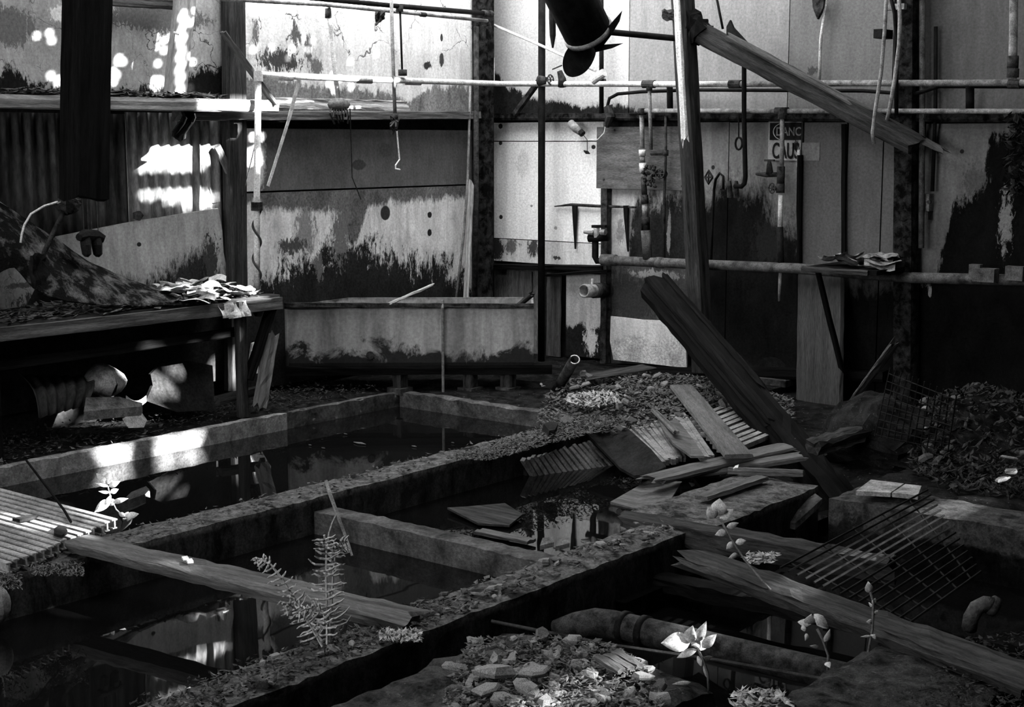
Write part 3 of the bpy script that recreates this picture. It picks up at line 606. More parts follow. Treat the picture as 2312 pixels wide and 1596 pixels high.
# trough across the corner
Z0, Z1 = 0.17, 0.56
A_, B_, C_, D_ = Vector((-6.99, 6.36, 0)), Vector((-5.77, 7.39, 0)), Vector((-6.08, 7.78, 0)), Vector((-7.03, 6.98, 0))
t = thing('trough', (-6.5, 7.1, 0), 'long stained metal trough standing on stubby legs across the corner', 'trough')
def zz(p, z): return Vector((p.x, p.y, z))
MAT['trough'] = None
def trough_mat():
    m, nt, b = ng('stained trough'); q = N(nt); pos = q.n('NewGeometry').outputs['Position']; sx = q.n('SeparateXYZ'); nt.links.new(pos, sx.inputs[0])
    n1 = q.noise(q.stretch(pos, 1, 1, 0.12), 9, 8, 0.65, 0.3); n2 = q.noise(pos, 5, 8, 0.7, 0.5); n3 = q.noise(pos, 50, 4, 0.7)
    base = q.rng(n1, 0.35, 0.65, 0.16, 0.36)
    low = q.rng(q.math('ADD', sx.outputs[2], q.math('MULTIPLY', q.math('SUBTRACT', n2, 0.5), -0.55)), 0.24, 0.3)
    v = q.mix(low, 0.02, base); top = q.rng(q.math('ADD', sx.outputs[2], q.math('MULTIPLY', q.math('SUBTRACT', n1, 0.5), 0.12)), 0.545, 0.57)
    v = q.mix(top, v, 0.05); v = q.math('MULTIPLY', v, q.rng(n3, 0.3, 0.7, 0.75, 1.2))
    nt.links.new(q.grey(v), b.inputs['Base Color']); b.inputs['Roughness'].default_value = 0.7; b.inputs['Specular IOR Level'].default_value = 0.05; return m
MAT['trough'] = trough_mat()
for nm, a, b in (('front_panel', A_, B_), ('end_panel', B_, C_), ('back_panel', C_, D_), ('end_panel', D_, A_)):
    d = (b - a).normalized(); nrm = Vector((-d.y, d.x, 0))
    MB().slab([zz(a, Z0), zz(b, Z0), zz(b, Z1), zz(a, Z1)], nrm * 0.015).build(nm, 'trough', t)
MB().slab([zz(A_, Z0), zz(B_, Z0), zz(C_, Z0), zz(D_, Z0)], (0, 0, 0.02)).build('bottom', 'trough', t)
d = (B_ - A_).normalized(); nrm = Vector((d.y, -d.x, 0))
timber('rim', zz(A_, Z1 + .005), zz(B_, Z1 - .005), 0.04, 0.03, 'rust', t, segs=16)
timber('base_beam', zz(A_ - nrm * .05, Z0 - 0.03) , zz(B_ + d * .12 - nrm * .05, Z0 - 0.03), 0.1, 0.065, 'timber_black', t, segs=12)
for k, (u) in enumerate((890, 1056, 1146)):
    p = A_ + (B_ - A_) * ((u - 625) / 580) - nrm * .06
    timber('leg', zz(p, Z0 - .06), Vector((p.x, p.y, -0.03)), 0.075, 0.075, 'timber', t, upv=VL, segs=5)
    MB().box(p.x - .06, p.x + .06, p.y - .06, p.y + .06, -.02, 0.02).build('foot', 'concrete', t)
MB().disc(zz(A_ + (B_ - A_) * .34 + nrm * .005, 0.24), nrm, 0.025, 0.03).build('drain_boss', 'rust', t)
pc = A_ + (B_ - A_) * .43
tag(timber('broken_stick', zz(pc, Z1 + .02), zz(A_ + (B_ - A_) * .56 - nrm * .12, Z1 + .1), 0.035, 0.012, 'timber_pale', jag=(.03, .08), segs=6), 'splintered pale stick lying across the trough rim', 'stick')
tag(timber('broken_stick', zz(B_ - nrm * .1 - d * .12, Z1 - .03), zz(B_ - nrm * .05 - d * .02, Z1 + .06), 0.04, 0.03, 'timber', jag=(.01, .03), segs=4), 'dark stub of wood sticking out at the trough end', 'stick')
pr = A_ + (B_ - A_) * .634 + nrm * .025
tag(MB().tube([zz(pr - nrm * .08, Z1 + .02), zz(pr - nrm * 0.02, Z1 + .03), zz(pr, Z1 - .01), zz(pr, .2), zz(pr + nrm * .01, 0.0), zz(pr + nrm * .01, -0.1)], 0.009, 6).build('hanging_rope', 'rope'), 'grey rope hanging over the trough down into the water', 'rope')
# bench
BX = -6.5; BZ = 0.70
t = thing('work_bench', (-6.8, 4.5, 0), 'rotting timber work bench along the left wall', 'bench')
ye = L(631, 675, 0.6).y
for k in range(3):
    timber('top_plank', Vector((BX - 0.1 - .2 * k, 2.2, BZ - .025)), Vector((BX - .1 - .2 * k, ye - .02 * k, BZ - .025)), 0.195, 0.05, 'timber_grey' if k else 'timber', t, segs=26, jit=.005, jag=(0, .02))
timber('front_rail', Vector((BX + .01, 2.2, BZ - .045)), Vector((BX + .01, ye, BZ - .045)), 0.03, 0.075, 'timber_grey', t, segs=26, jit=.004)
timber('under_rail', Vector((BX - .1, 2.2, BZ - .24)), Vector((BX - .1, ye - .25, BZ - .2)), 0.04, 0.05, 'timber_black', t, segs=20)
y1 = L(545, 800, .55).y
timber('leg', Vector((BX - .05, y1, BZ - .05)), Vector((BX - .05, y1, 0.0)), 0.06, 0.06, 'timber', t, upv=VL, segs=6)
timber('brace', Vector((BX - .02, ye - .04, BZ - .06)), Vector((BX - .03, y1 + .03, .22)), 0.03, 0.07, 'timber_black', t, upv=VL, segs=6)
timber('leg', Vector((BX - .05, 4.0, BZ - .05)), Vector((BX - .05, 4.0, 0.0)), 0.06, 0.06, 'timber_black', t, upv=VL, segs=6)
tag(timber('leaning_board', L(612, 768, .58), L(588, 912, .66), 0.09, 0.03, 'timber_grey', upv=VL, segs=8, jag=(.06, .05), jit=.008), 'rough grey board leaning at the end of the bench', 'board')
flakes('paper_litter', lambda: Vector((ru(BX - .5, BX), ru(2.6, ye - .1), BZ + ru(0, .03))), 1500, (0.012, 0.05), 'litter', 'dusty flakes and splinters lying on the bench top', 'debris', tilt=.3)
g = 'torn papers on the bench'
pm = []
for i in range(5):
    mb = MB(); a, b = ru(.12, .2), ru(.06, .12); s1, s2 = ru(0, 6), ru(0, 6)
    mb.grid(lambda u, v: Vector(((u - .5) * a, (v - .5) * b * 2, .015 * math.sin(u * 4 + s1) + .015 * math.sin(v * 5 + s2) + ru(0, .004))), 6, 6)
    me = mb.mesh('paper_%d' % i); me.materials.append(MAT['paper']); pm.append(me)
for i in range(40):
    u, v = ru(405, 560), 0; y = L(u, 660, .5).y; o = bpy.data.objects.new('torn_paper', random.choice(pm)); col.objects.link(o)
    o.location = (ru(BX - .42, BX + .01), y, BZ + .012 + .0022 * i); o.rotation_euler = (ru(-.2, .2), ru(-.15, .15), ru(0, 6.28)); o.scale = [ru(.45, .8)] * 3
    tag(o, 'torn pale paper sheet in the sunlit heap at the bench end', 'paper', g)
for i in range(5):
    o = bpy.data.objects.new('torn_paper', pm[i]); col.objects.link(o); y = L(498 + 10 * i, 690, .6).y; o.location = (BX + .035, y, BZ - .05); o.rotation_euler = (ru(-.2, .2), 1.45, ru(-.2, .2)); o.scale = (.6, .4, 1)
    tag(o, 'torn paper strip hanging over the bench edge below the heap', 'paper', 'paper strips over bench edge')
# curled sheet
e1 = [(-40, 430, .16), (0, 458, .18), (110, 530, .22), (200, 592, .26), (290, 632, .3), (360, 655, .36), (430, 668, .42), (500, 684, .5)]
e2 = [(-40, 640, .5), (30, 600, .5), (80, 655, .55), (150, 682, .58), (240, 690, .6), (330, 693, .6), (430, 688, .6), (510, 690, .6)]
def lerp_(a, b, t): return [x + (y - x) * t for x, y in zip(a, b)]
def curve(pts, t):
    x = t * (len(pts) - 1); i = min(int(x), len(pts) - 2); return lerp_(pts[i], pts[i + 1], x - i)
MAT['curl'] = M('flaking sheet', 0.006, 0.16, 11, 0.8, 1.0, world=True, lo=0.48, hi=0.7, bdist=.03)
def cs(i, j):
    a, b = curve(e1, i), curve(e2, i); u, v, o_ = lerp_(a, b, j); o_ += .1 * math.sin(j * math.pi) * (1 - i * .7)
    p = L(u, v, o_ * 1.0); return p + mnoise.noise_vector(p * 8) * .012
tag(MB().grid(cs, 40, 12).build('curled_sheet', 'curl', smooth=False, solid=0.012), 'large curled flaking sheet slumped onto the bench from the left', 'sheet')
fm = [(0, 455), (60, 496), (105, 530), (70, 560), (45, 585), (62, 615), (85, 640), (60, 690), (0, 700), (-40, 700), (-40, 430)]
MAT['flake'] = peel('flaking plaster sheet', 'y', 0.42, 0.05, [], [LB(10, 520, 20, 20, .03, 1.5), LB(60, 680, 50, 22, .05, 2), LB(30, 640, 60, 6, .1, 2)], grime=.5, cracks=8)
tag(MB().slab([L(u, v, .12) for u, v in fm], (-.02, 0, 0)).build('plaster_slab', 'flake'), 'pale flaking plaster slab leaning on the wall at the left edge', 'slab')
# bent pipe with wires
t = thing('bent_pipe', L(95, 600, .6), 'bent pipe with a crusted box and pale loose wires above the curled sheet', 'pipe')
MB().tube([L(92, 600, .6), L(100, 570, .6), L(118, 530, .6), L(138, 490, .6), L(142, 478, .6)], 0.013, 8).build('tube', 'rust', t, True)
mb = MB().grid(lambda i, j: L(152, 462, .6) + Vector((.06 * math.cos(i * 6.283) * math.sin(j * 3.14), .07 * math.sin(i * 6.283) * math.sin(j * 3.14), .05 * math.cos(j * 3.14))) + mnoise.noise_vector(Vector((i * 5, j * 5, 1))) * .02, 10, 6); mb.build('box', 'rust', t)
MB().tube([L(130, 456, .62), L(100, 465, .62), L(70, 483, .63), L(55, 508, .63), L(49, 530, .63), L(47, 548, .63)], 0.006, 6).build('wire', 'wire', t, True)
MB().tube([L(128, 458, .62), L(138, 456, .62), L(140, 442, .62), L(147, 432, .62)], 0.005, 6).build('wire', 'wire', t, True)
MB().tube([L(150, 455, .62), L(155, 440, .62), L(163, 441, .62)], 0.01, 6).build('wire', 'wire', t, True)
mb = MB().grid(lambda i, j: L(85 + 30 * (i - .5), 610 + 70 * (j - .5), .62) + mnoise.noise_vector(Vector((i * 3, j * 3, 4))) * .02, 4, 5); mb.build('bracket', 'steel', t, solid=.03)
# hanging dark clump
t = thing('hanging_gloves', L(206, 575, .4), 'dark pair of ragged glove shapes hanging on thin wires', 'gloves')
mb = MB().tube([L(178, 536, .42), L(190, 532, .4), L(220, 534, .4), L(236, 540, .42)], [.02, .035, .035, .02], 8); mb.build('cuff', 'felt', t)
for u in (193, 218): MB().tube([L(u, 535, .4), L(u + 1, 555, .42), L(u + 3, 574, .42), L(u + 2, 580, .42)], [.03, .028, .024, .01], 8).build('finger', 'felt', t)
mb = MB()
for u in (190, 200, 208, 222): mb.tube([L(u, 535, .4), L(u - 4, 445, .3)], .002, 4)
mb.build('thread', 'wire_dark', t)
# leaning flat sheet on the left wall
sh = [(128, 534), (300, 500), (493, 470), (502, 520), (505, 570), (517, 632), (500, 650), (300, 660), (120, 640)]
MAT['sheetL'] = peel('stained pale flat sheet', 'y', 0.48, 0.04, [(LL((100, 640), (300, 640), (400, 590), (450, 560), (470, 600), (520, 640)), 'above', .4, .05, .05, 12)], [LB(462, 585, 18, 50, .04, 2.6), LB(302, 551, 5, 5, .02, .5)], grime=.4)
o = tag(MB().slab([L(u, v, .05) for u, v in sh], (-.015, 0, 0)).build('flat_sheet', 'sheetL'), 'pale stained flat sheet leaning below the corrugated iron', 'sheet')
tag(MB().slab([L(300, 480, .05), L(312, 476, .06), L(320, 486, .07), L(312, 498, .06), L(301, 494, .06)], (.02, 0, 0)).build('bolt_washer', 'rust'), 'dark lump of a washer on the corrugated iron', 'washer')
# rubble under the bench
def corr_frag(pts, label, mat, amp=.012, waves=6):
    a, b, c, d_ = pts
    mb = MB().grid(lambda i, j: (a * (1 - i) + b * i) * (1 - j) + (d_ * (1 - i) + c * i) * j + Vector((.8, 0, .5)) * (amp * math.cos(i * waves * 6.283) + .06 * math.sin(j * 3.14)), waves * 8, 6)
    return tag(mb.build('corrugated_fragment', mat, smooth=True, solid=.003), label, 'sheet')
corr_frag([L(40, 845, .2), L(205, 850, .3), L(195, 915, .45), L(85, 945, .45)], 'bent corrugated scrap lying under the bench', 'corr')
mb = MB().grid(lambda i, j: L(235, 862, .35) + Vector((.1 * math.cos(i * 6.283) * math.sin(j * 3.14), .13 * math.sin(i * 6.283) * math.sin(j * 3.14), .09 * math.cos(j * 3.14))) + mnoise.noise_vector(Vector((i * 2, j * 3, 7))) * .03, 14, 8)
tag(mb.build('stone_lump', 'stone', smooth=True), 'rounded pale lump in sun patch under the bench', 'stone')
tag(MB().slab([L(195, 918, .5), L(270, 916, .5), L(322, 930, .55), L(318, 938, .58), L(240, 945, .6), L(190, 950, .58)], (0, 0, .05)).build('rough_slab', 'stone_grey'), 'rough grey slab lying on the bank under the bench', 'slab')
tag(MB().slab([L(285, 945, .6), L(312, 938, .58), L(332, 948, .6), L(325, 965, .63), L(290, 966, .63)], (-.05, 0, .04)).build('chipped_block', 'stone'), 'small chipped pale block on the bank edge above the flooded pit', 'block')
tag(MB().slab([L(330, 905, .3), L(345, 870, .25), L(340, 845, .22), L(365, 820, .2), L(430, 815, .2), L(480, 825, .2), L(486, 925, .35), L(400, 930, .38)], (-.02, 0, 0)).build('torn_sheet', MAT['sheetL']), 'torn pale sheet standing in shade under the bench', 'sheet')
mb = MB().grid(lambda i, j: L(285 + 45 * i, 893 + 12 * math.sin(i * 3.14) + 14 * j, .42), 8, 2)
tag(mb.build('metal_strip', 'pipe_pale', solid=.006), 'curved bright metal strip between scraps under the bench', 'strip')
timb = tag(timber('fallen_batten', L(490, 905, .5), L(590, 880, .5), 0.05, 0.05, 'timber', segs=6), 'short dark batten on the ground behind the bench leg', 'batten')
tag(MB().slab([L(570, 775, .12), L(600, 765, .12), L(606, 800, .12), L(588, 842, .12), L(560, 845, .12)], (-.015, 0, 0)).build('wall_scrap', 'white'), 'pale scrap of sheet lit behind the bench brace', 'scrap')
flakes('bank_debris', lambda: Vector((ru(-7.05, -6.5), ru(3.5, 6.8), ru(0.0, .05))), 2600, (.005, .022), 'litter_dark', 'dark crumbs and dead leaves on the bank below the bench', 'debris')
flakes('pale_crumbs', lambda: Vector((ru(-6.6, -6.46), ru(3.2, 5.0), ru(0.0, .03))), 120, (.008, .03), 'litter', 'pale leaf crumbs on the lip of the long pit', 'debris')

# ================================================================== RIGHT WALL
pipe('steel_pole', [R(1224, -300, .22), R(1222, 815, .22)], 0.026, 'steel', 'thin black pole standing in front of the bright corner sheets', 'pole', n=12)
pipe('conduit', [R(1357, -200, .08), R(1358, 120, .08), R(1358, 272, .08)], 0.017, 'steel', 'dark conduit dropping down the wall behind the fan')
t = pipe('curved_conduit', [R(1369, 285, .1), R(1370, 245, .1), R(1376, 222, .1), R(1395, 212, .1), R(1450, 207, .1), R(1560, 203, .1), R(1950, 205, .1), R(2060, 213, .12), R(2090, 205, .14), R(2120, 195, .14), R(2900, 196, .14)], 0.012, 'steel', 'dark conduit curving along the wall under the long pale pipe')
MB().tube([R(1372, 240, .12), R(1378, 262, .12), R(1370, 285, .1)], [.03, .035, .02], 8).build('junction', 'rust', t)
MB().tube([R(1368, 280, .1), R(1364, 300, .1), R(1350, 315, .1), R(1300, 318, .08)], .004, 5).build('loose_wire', 'wire', t)
tag(MB().bar(R(1162, 258, .12), R(1222, 176, .2), .03, .035).build('bent_strip', 'rust'), 'dark bent strip leaning up from the girt to the pole', 'strip')
# valves on the long pipe
def wheel(c, nrm, r, parent, mat='rust'):
    c, nrm = Vector(c), Vector(nrm).normalized(); a = nrm.cross(Z); a = a.normalized() if a.length > .01 else XA; b = nrm.cross(a)
    rim = MB().tube([c + (a * math.cos(k * .5236) + b * math.sin(k * .5236)) * r for k in range(13)], r * .14, 6).build('hand_wheel', mat, parent, True)
    mb = MB()
    for k in range(3):
        an = k * 1.047; mb.tube([c + (a * math.cos(an) + b * math.sin(an)) * r, c - (a * math.cos(an) + b * math.sin(an)) * r], r * .1, 5)
    mb.build('spoke', mat, rim)
t = thing('gate_valve', R(1228, 182, .25), 'small round gate valve behind the black pole', 'valve')
MB().tube([R(1218, 182, .25), R(1234, 182, .25)], [.04, .025], 10).build('body', 'rust', t, True); wheel(R(1243, 180, .25), (1, 0, 0.1), .035, t)
t = thing('gate_valve', R(1268, 190, .2), 'tilted gate valve with wheel standing on the long pale pipe', 'valve')
MB().tube([R(1270, 194, .22), R(1269, 178, .24), R(1263, 160, .25)], [.035, .028, .018], 10).build('body', 'rust', t, True); wheel(R(1258, 152, .26), (-.3, -.3, 1), .035, t)
# fan hanging
t = thing('propeller_fan', R(1320, 60, .55), 'black drum fan with bent propeller blades hanging tilted over the pipes', 'fan')
ax0, ax1 = D(1272, -40, 8.85), D(1328, 74, 9.1); ax = (ax1 - ax0).normalized()
MB().tube([ax0 - ax * .1, ax0, ax0 + ax * .02, ax1], [.155, .155, .147, .147], 24, caps=False).build('drum', 'steel', t, True, solid=.008)
MB().tube([ax1 - ax * .02, ax1 + ax * .012], .152, 24, caps=False).build('drum_rim', 'pipe_grey', t, True, solid=.014)
MB().disc(ax0 + ax * .03, ax, .145, .02, 24).build('drum_back', 'steel', t)
MB().tube([ax1, ax1 + ax * .09], [.05, .035], 12).build('hub', 'rust', t, True)
for outl, d0, du, dv in (([(1335, 84), (1347, 103), (1345, 126), (1332, 153), (1313, 170), (1289, 176), (1273, 165), (1269, 139), (1278, 113), (1299, 92), (1318, 82)], 9.2, .002, -.001),
                     ([(1345, 98), (1352, 84), (1375, 58), (1405, 24), (1399, 48), (1380, 80), (1362, 104)], 9.2, -.003, .002), ([(1338, 100), (1365, 101), (1407, 98), (1382, 109), (1345, 118)], 9.18, -.004, .001)):
    for _ in range(2 if len(outl) > 8 else 0): outl = [q_2 for a, b in zip(outl, outl[1:] + outl[:1]) for q_2 in ((a[0] * .75 + b[0] * .25, a[1] * .75 + b[1] * .25), (a[0] * .25 + b[0] * .75, a[1] * .25 + b[1] * .75))]
    MB().slab([D(u, v, d0 + (u - 1335) * du + (v - 100) * dv) for u, v in outl], -fwd * .006).build('blade', 'steel', t)
MB().tube([D(1246, -60, 9.3), D(1247, 40, 9.3), D(1248, 80, 9.3), D(1248, 108, 9.3)], [.018, .022, .02, .006], 8).build('hanger_bolt', 'steel', t)
MB().bar(D(1300, 20, 9.3), D(1302, -420, 9.3), .03, .03).build('hanger_strap', 'steel', t)
pipe('fan_bar', [D(1372, 72, 9.25), R(1540, 88, .5), R(1590, 95, .42)], .02, 'steel', 'black bar running from the fan to the leaning timber', 'bar')
# leaning timber + top timber
t = thing('leaning_timber', R(1586, 836, .35), 'tall weathered timber leaning against the right wall pipes', 'timber')
timber('shaft', R(1533, -120, .52), R(1586, 838, .32), 0.12, 0.11, 'timber', t, upv=VR, segs=22, jit=.006)
timber('white_batten', R(1521, -100, .6), R(1545, 300, .56), 0.045, 0.02, 'white', t, upv=VR, segs=10, jit=.004, jag=(0, .1))
mb = MB().grid(lambda i, j: R(1495 + 30 * i, 22 + 28 * j * (1 - .6 * abs(i - .5)), .56) + mnoise.noise_vector(Vector((i * 6, j * 6, 2))) * .02, 5, 5); mb.build('splinter', 'timber', t, solid=.01)
t = thing('fallen_rafter', R(1560, 60, .45), 'heavy split rafter sloping down from the leaning timber to the rusted column', 'rafter')
timber('rafter', R(1555, 60, .46), R(2060, 322, .28), 0.12, 0.13, 'timber', t, segs=20, jit=.008, jag=(.02, .06))
timber('split_edge', R(1650, 85, .52), R(2108, 330, .24), 0.05, 0.035, 'timber_grey', t, segs=16, jit=.006, jag=(.05, .12))
timber('broken_end', R(1548, 45, .46), R(1580, 80, .46), 0.14, 0.15, 'timber_black', t, segs=6, jit=.02, jag=(.04, .03))
MB().slab([R(1640, 85, .45), R(1640, 60, .45), R(1648, 45, .45), R(1655, 62, .45), R(1690, 100, .45)], (0, .02, 0)).build('torn_felt', 'felt', t)
pipe('thin_rod', [R(1617, -10, .4), R(1632, 65, .42)], .008, 'steel', 'thin rod dropping onto the fallen rafter', 'rod')
# sign
t = thing('danger_sign', R(1770, 320, .01), 'battered danger sign half torn away behind a pipe', 'sign')
SG = peel('worn sign white', 'x', 0.42, .1, [], [RB(1800, 330, 8, 14, .05, 2)], grime=.3)
x0, x1, z1, z0 = R(1737, 300).x, R(1811, 300).x, R(1775, 273).z, R(1775, 362).z; yS = YB - .012
MB().box(x0, x1, yS, yS + .01, z0, z1).build('plate', SG, t)
zb = R(1775, 316).z
MB().box(x0 + .012, x1, yS - .004, yS, zb, z1 - .012).build('black_field', 'felt', t)
def text(s_, x, z, h_, mat, parent, name, wscale=1.0):
    cu = bpy.data.curves.new(name, 'FONT'); cu.body = s_; cu.size = h_ / .7; cu.extrude = .0015; cu.offset = h_ * .02
    o = bpy.data.objects.new(name, cu); col.objects.link(o); o.rotation_euler = (math.pi / 2, 0, 0); o.location = (x, yS - .0065, z); o.scale = (wscale, 1, 1)
    me = o.to_mesh().copy(); bpy.data.objects.remove(o); me.name = name; me.materials.clear(); me.materials.append(MAT[mat])
    o = bpy.data.objects.new(name, me); col.objects.link(o); o.rotation_euler = (math.pi / 2, 0, 0); o.location = (x, yS - .0065, z); o.scale = (wscale, 1, 1)
    adopt(o, parent); return o
zt = R(1775, 306).z; hl_ = R(1775, 287).z - zt
text('DANC', R(1755, 300).x, zt, hl_, 'pipe_grey', t, 'lettering', (R(1804, 300).x - R(1755, 300).x) / (hl_ * 3.55))
hw = R(1775, 322).z - R(1775, 357).z
text('CAUS', R(1746, 340).x, R(1775, 357).z, hw, 'felt', t, 'lettering', (R(1806, 340).x - R(1746, 340).x) / (hw * 3.55))
c = R(1772, 297); MB().tube([Vector((c.x + .075 * math.cos(a * .2617), yS - .006, c.z + .055 * math.sin(a * .2617))) for a in range(6, 19)], .0025, 5).build('oval_line', 'pipe_pale', t)
MB().box(R(1805, 340).x, R(1811, 340).x, yS - .02, yS - .006, R(1806, 376).z, R(1806, 338).z).build('curled_edge', 'white', t)
tag(MB().box(R(1812, 320).x, R(1852, 320).x, YB - .004, YB, z0, R(1830, 322).z).build('ghost_patch', peel('faded ghost of the sign', 'x', .19, .1, [], [], grime=.1)), 'faded pale square where the danger sign was torn off', 'patch')
# plywood board
t = thing('plywood_board', R(1455, 360, .03), 'grey plywood board screwed to the right wall behind pipes', 'board')
MAT['ply'] = M('grey plywood', .06, .13, 5, .85, .3, (1, 1, 5), world=True)
x0, x1, z0, z1 = R(1356, 355).x, R(1556, 355).x, R(1455, 427).z, R(1455, 286).z
MB().box(x0, x1, YB - .05, YB - .03, z0, z1).build('sheet', 'ply', t)
for u, v in ((1388, 294), (1363, 405), (1540, 420)): MB().disc(R(u, v, .052), (0, 1, 0), .008, .008, 8).build('screw', 'rust', t)
# second pale pipe with valve stack
t = pipe('wall_pipe', [R(1450, 250, .16), R(1790, 251, .16), R(2100, 251, .16), R(2900, 253, .16)], .016, 'pipe_pale_shade', 'lower pale pipe just above the dark girt of the right wall', joints=[(R(1450, 252, .16), (1, 0, 0), .025, .05), (R(1765, 251, .16), (1, 0, 0), .026, .09)])
t = thing('valve_stack', R(1460, 580, .14), 'vertical stack of pipe fittings and valves in front of plywood', 'pipe')
for (a, b, r_, m_, n_) in (((1449, 255), (1450, 335), .016, 'pipe_pale_shade', 'tube'), ((1450, 338), (1450, 352), .024, 'pipe_pale', 'union'), ((1450, 352), (1451, 368), .018, 'pipe_grey', 'nipple'), ((1451, 368), (1452, 390), .025, 'pipe_pale', 'valve_body'), ((1452, 390), (1453, 402), .017, 'pipe_grey', 'nipple'), ((1453, 402), (1455, 440), .02, 'rust', 'reducer'), ((1455, 440), (1456, 460), .027, 'rust', 'union'), ((1456, 460), (1457, 490), .021, 'pipe_grey', 'tube'), ((1457, 490), (1458, 520), .03, 'rust_dark', 'flange'), ((1458, 520), (1462, 585), .034, 'pipe_dull', 'tube')):
    MB().tube([R(*a, .14), R(*b, .14)], r_, 12).build(n_, m_, t, True)
mb = MB()
for k in range(26):
    c = R(ru(1452, 1480), ru(370, 420), .14 + ru(-.02, .04)); mb.grid(lambda i, j: c + Vector((math.cos(i * 6.283) * math.sin(j * 3.14), math.sin(i * 6.283) * math.sin(j * 3.14), math.cos(j * 3.14))) * ru(.008, .02), 6, 4)
mb.build('crust', 'rust', t)
pipe('branch_pipe', [R(1466, 192, .2), R(1468, 260, .17), R(1470, 338, .13)], .013, 'pipe_grey', 'thin grey branch pipe dropping in front of the plywood', joints=[(R(1466, 196, .2), (0, 0, 1), .022, .05)])
t = pipe('crusted_pipe', [R(1503, 262, .12), R(1503, 345, .12), R(1502, 390, .12), R(1500, 440, .11), R(1499, 585, .08)], .01, 'rust', 'dark crusted pipe and valve over the plywood edge', joints=[(R(1503, 345, .12), (0, 0, 1), .02, .04), (R(1494, 393, .13), (0, 1, 0), .03, .06)])
MB().tube([R(1470, 346, .13), R(1504, 345, .12)], .016, 8).build('cross_tube', 'rust', t)
wheel(R(1490, 392, .17), (0, -1, .2), .035, t)
pipe('short_drop', [R(1512, 192, .15), R(1513, 250, .13)], .022, 'steel', 'short thick black pipe between the two pale pipes')
pipe('short_drop', [R(2190, 196, .15), R(2190, 248, .13)], .025, 'steel', 'short thick black pipe at the far right between pale pipes')
t = pipe('bent_hose', [R(1680, 120, .3), R(1680, 260, .22), R(1683, 400, .2), R(1681, 414, .2), R(1674, 421, .2), R(1660, 420, .18)], .016, 'steel', 'black pipe dropping behind the rafter and bending at its foot')
MB().tube([R(1668, 258, .22), R(1668, 310, .22)], .005, 5).build('chain_link', 'steel', t); cc = R(1668, 324, .22)
MB().tube([cc + Vector((.025 * math.cos(k * .5236), 0, .04 * math.sin(k * .5236))) for k in range(13)], .007, 6).build('shackle', 'steel', t)
pipe('hook_hose', [R(1605, 600, .1), R(1608, 520, .1), R(1612, 430, .1), R(1616, 405, .1), R(1625, 391, .1), R(1633, 398, .1), R(1633, 428, .1)], .009, 'steel', 'thin black hose bent over like a walking stick')
t = thing('wall_valve', R(1600, 400, .1), 'diamond shaped valve handle beside the bent hose', 'valve')
MB().tube([R(1600, 400, .02), R(1600, 400, .12)], .01, 8).build('stem', 'rust', t)
c = R(1600, 400, .13); MB().tube([c + Vector((.03, 0, 0)), c + Vector((0, 0, .045)), c + Vector((-.03, 0, 0)), c + Vector((0, 0, -.045)), c + Vector((.03, 0, 0))], .008, 6).build('handle', 'rust', t)
mb = MB(); mb.tube([c + Vector((.03, 0, 0)), c - Vector((.03, 0, 0))], .006, 5); mb.tube([c + Vector((0, 0, .04)), c - Vector((0, 0, .04))], .006, 5); mb.build('spoke', 'rust', t)
for k, u in enumerate((1647, 1662)): tag(MB().tube([R(u, 408, .1), R(u, 418, .1), R(u + 1, 445, .08)], [.012, .018, .02], 8).build('pipe_stub', 'rust'), ['rusty stub below the bent black pipe, left one of two', 'rusty stub below the bent black pipe, right one of two'][k], 'pipe')
t = pipe('sign_pipe', [R(1766, 252, .16), R(1766, 330, .15), R(1764, 400, .13)], .015, 'pipe_grey', 'pipe with two valves hanging down across the danger sign', joints=[(R(1766, 258, .16), (0, 0, 1), .028, .06), (R(1763, 395, .13), (0, 0, 1), .026, .11), (R(1762, 425, .13), (0, 0, 1), .028, .06)])
MB().tube([R(1763, 440, .13), R(1761, 512, .13)], .016, 10).build('tube', 'pipe_pale', t, True)
MB().tube([R(1761, 512, .13), R(1763, 600, .13)], .022, 10).build('sleeve', 'felt', t, True)
MB().tube([R(1763, 600, .13), R(1761, 640, .12), R(1759, 680, .12)], [.013, .012, .008], 8).build('tube', 'pipe_grey', t, True)
MB().tube([R(1707, 393, .14), R(1730, 394, .14), R(1760, 394, .13)], [.008, .018, .014], 8).build('valve_body', 'rust', t, True)
MB().tube([R(1738, 392, .14), R(1737, 372, .14), R(1737, 362, .14)], [.025, .018, .01], 8).build('valve_stem', 'rust', t, True)
MB().bar(R(1727, 362, .14), R(1748, 362, .14), .02, .012).build('valve_handle', 'rust', t)
MB().tube([R(1745, 425, .14), R(1762, 425, .13)], .014, 8).build('valve_body', 'rust', t); wheel(R(1743, 425, .16), (-.4, -1, 0), .032, t)
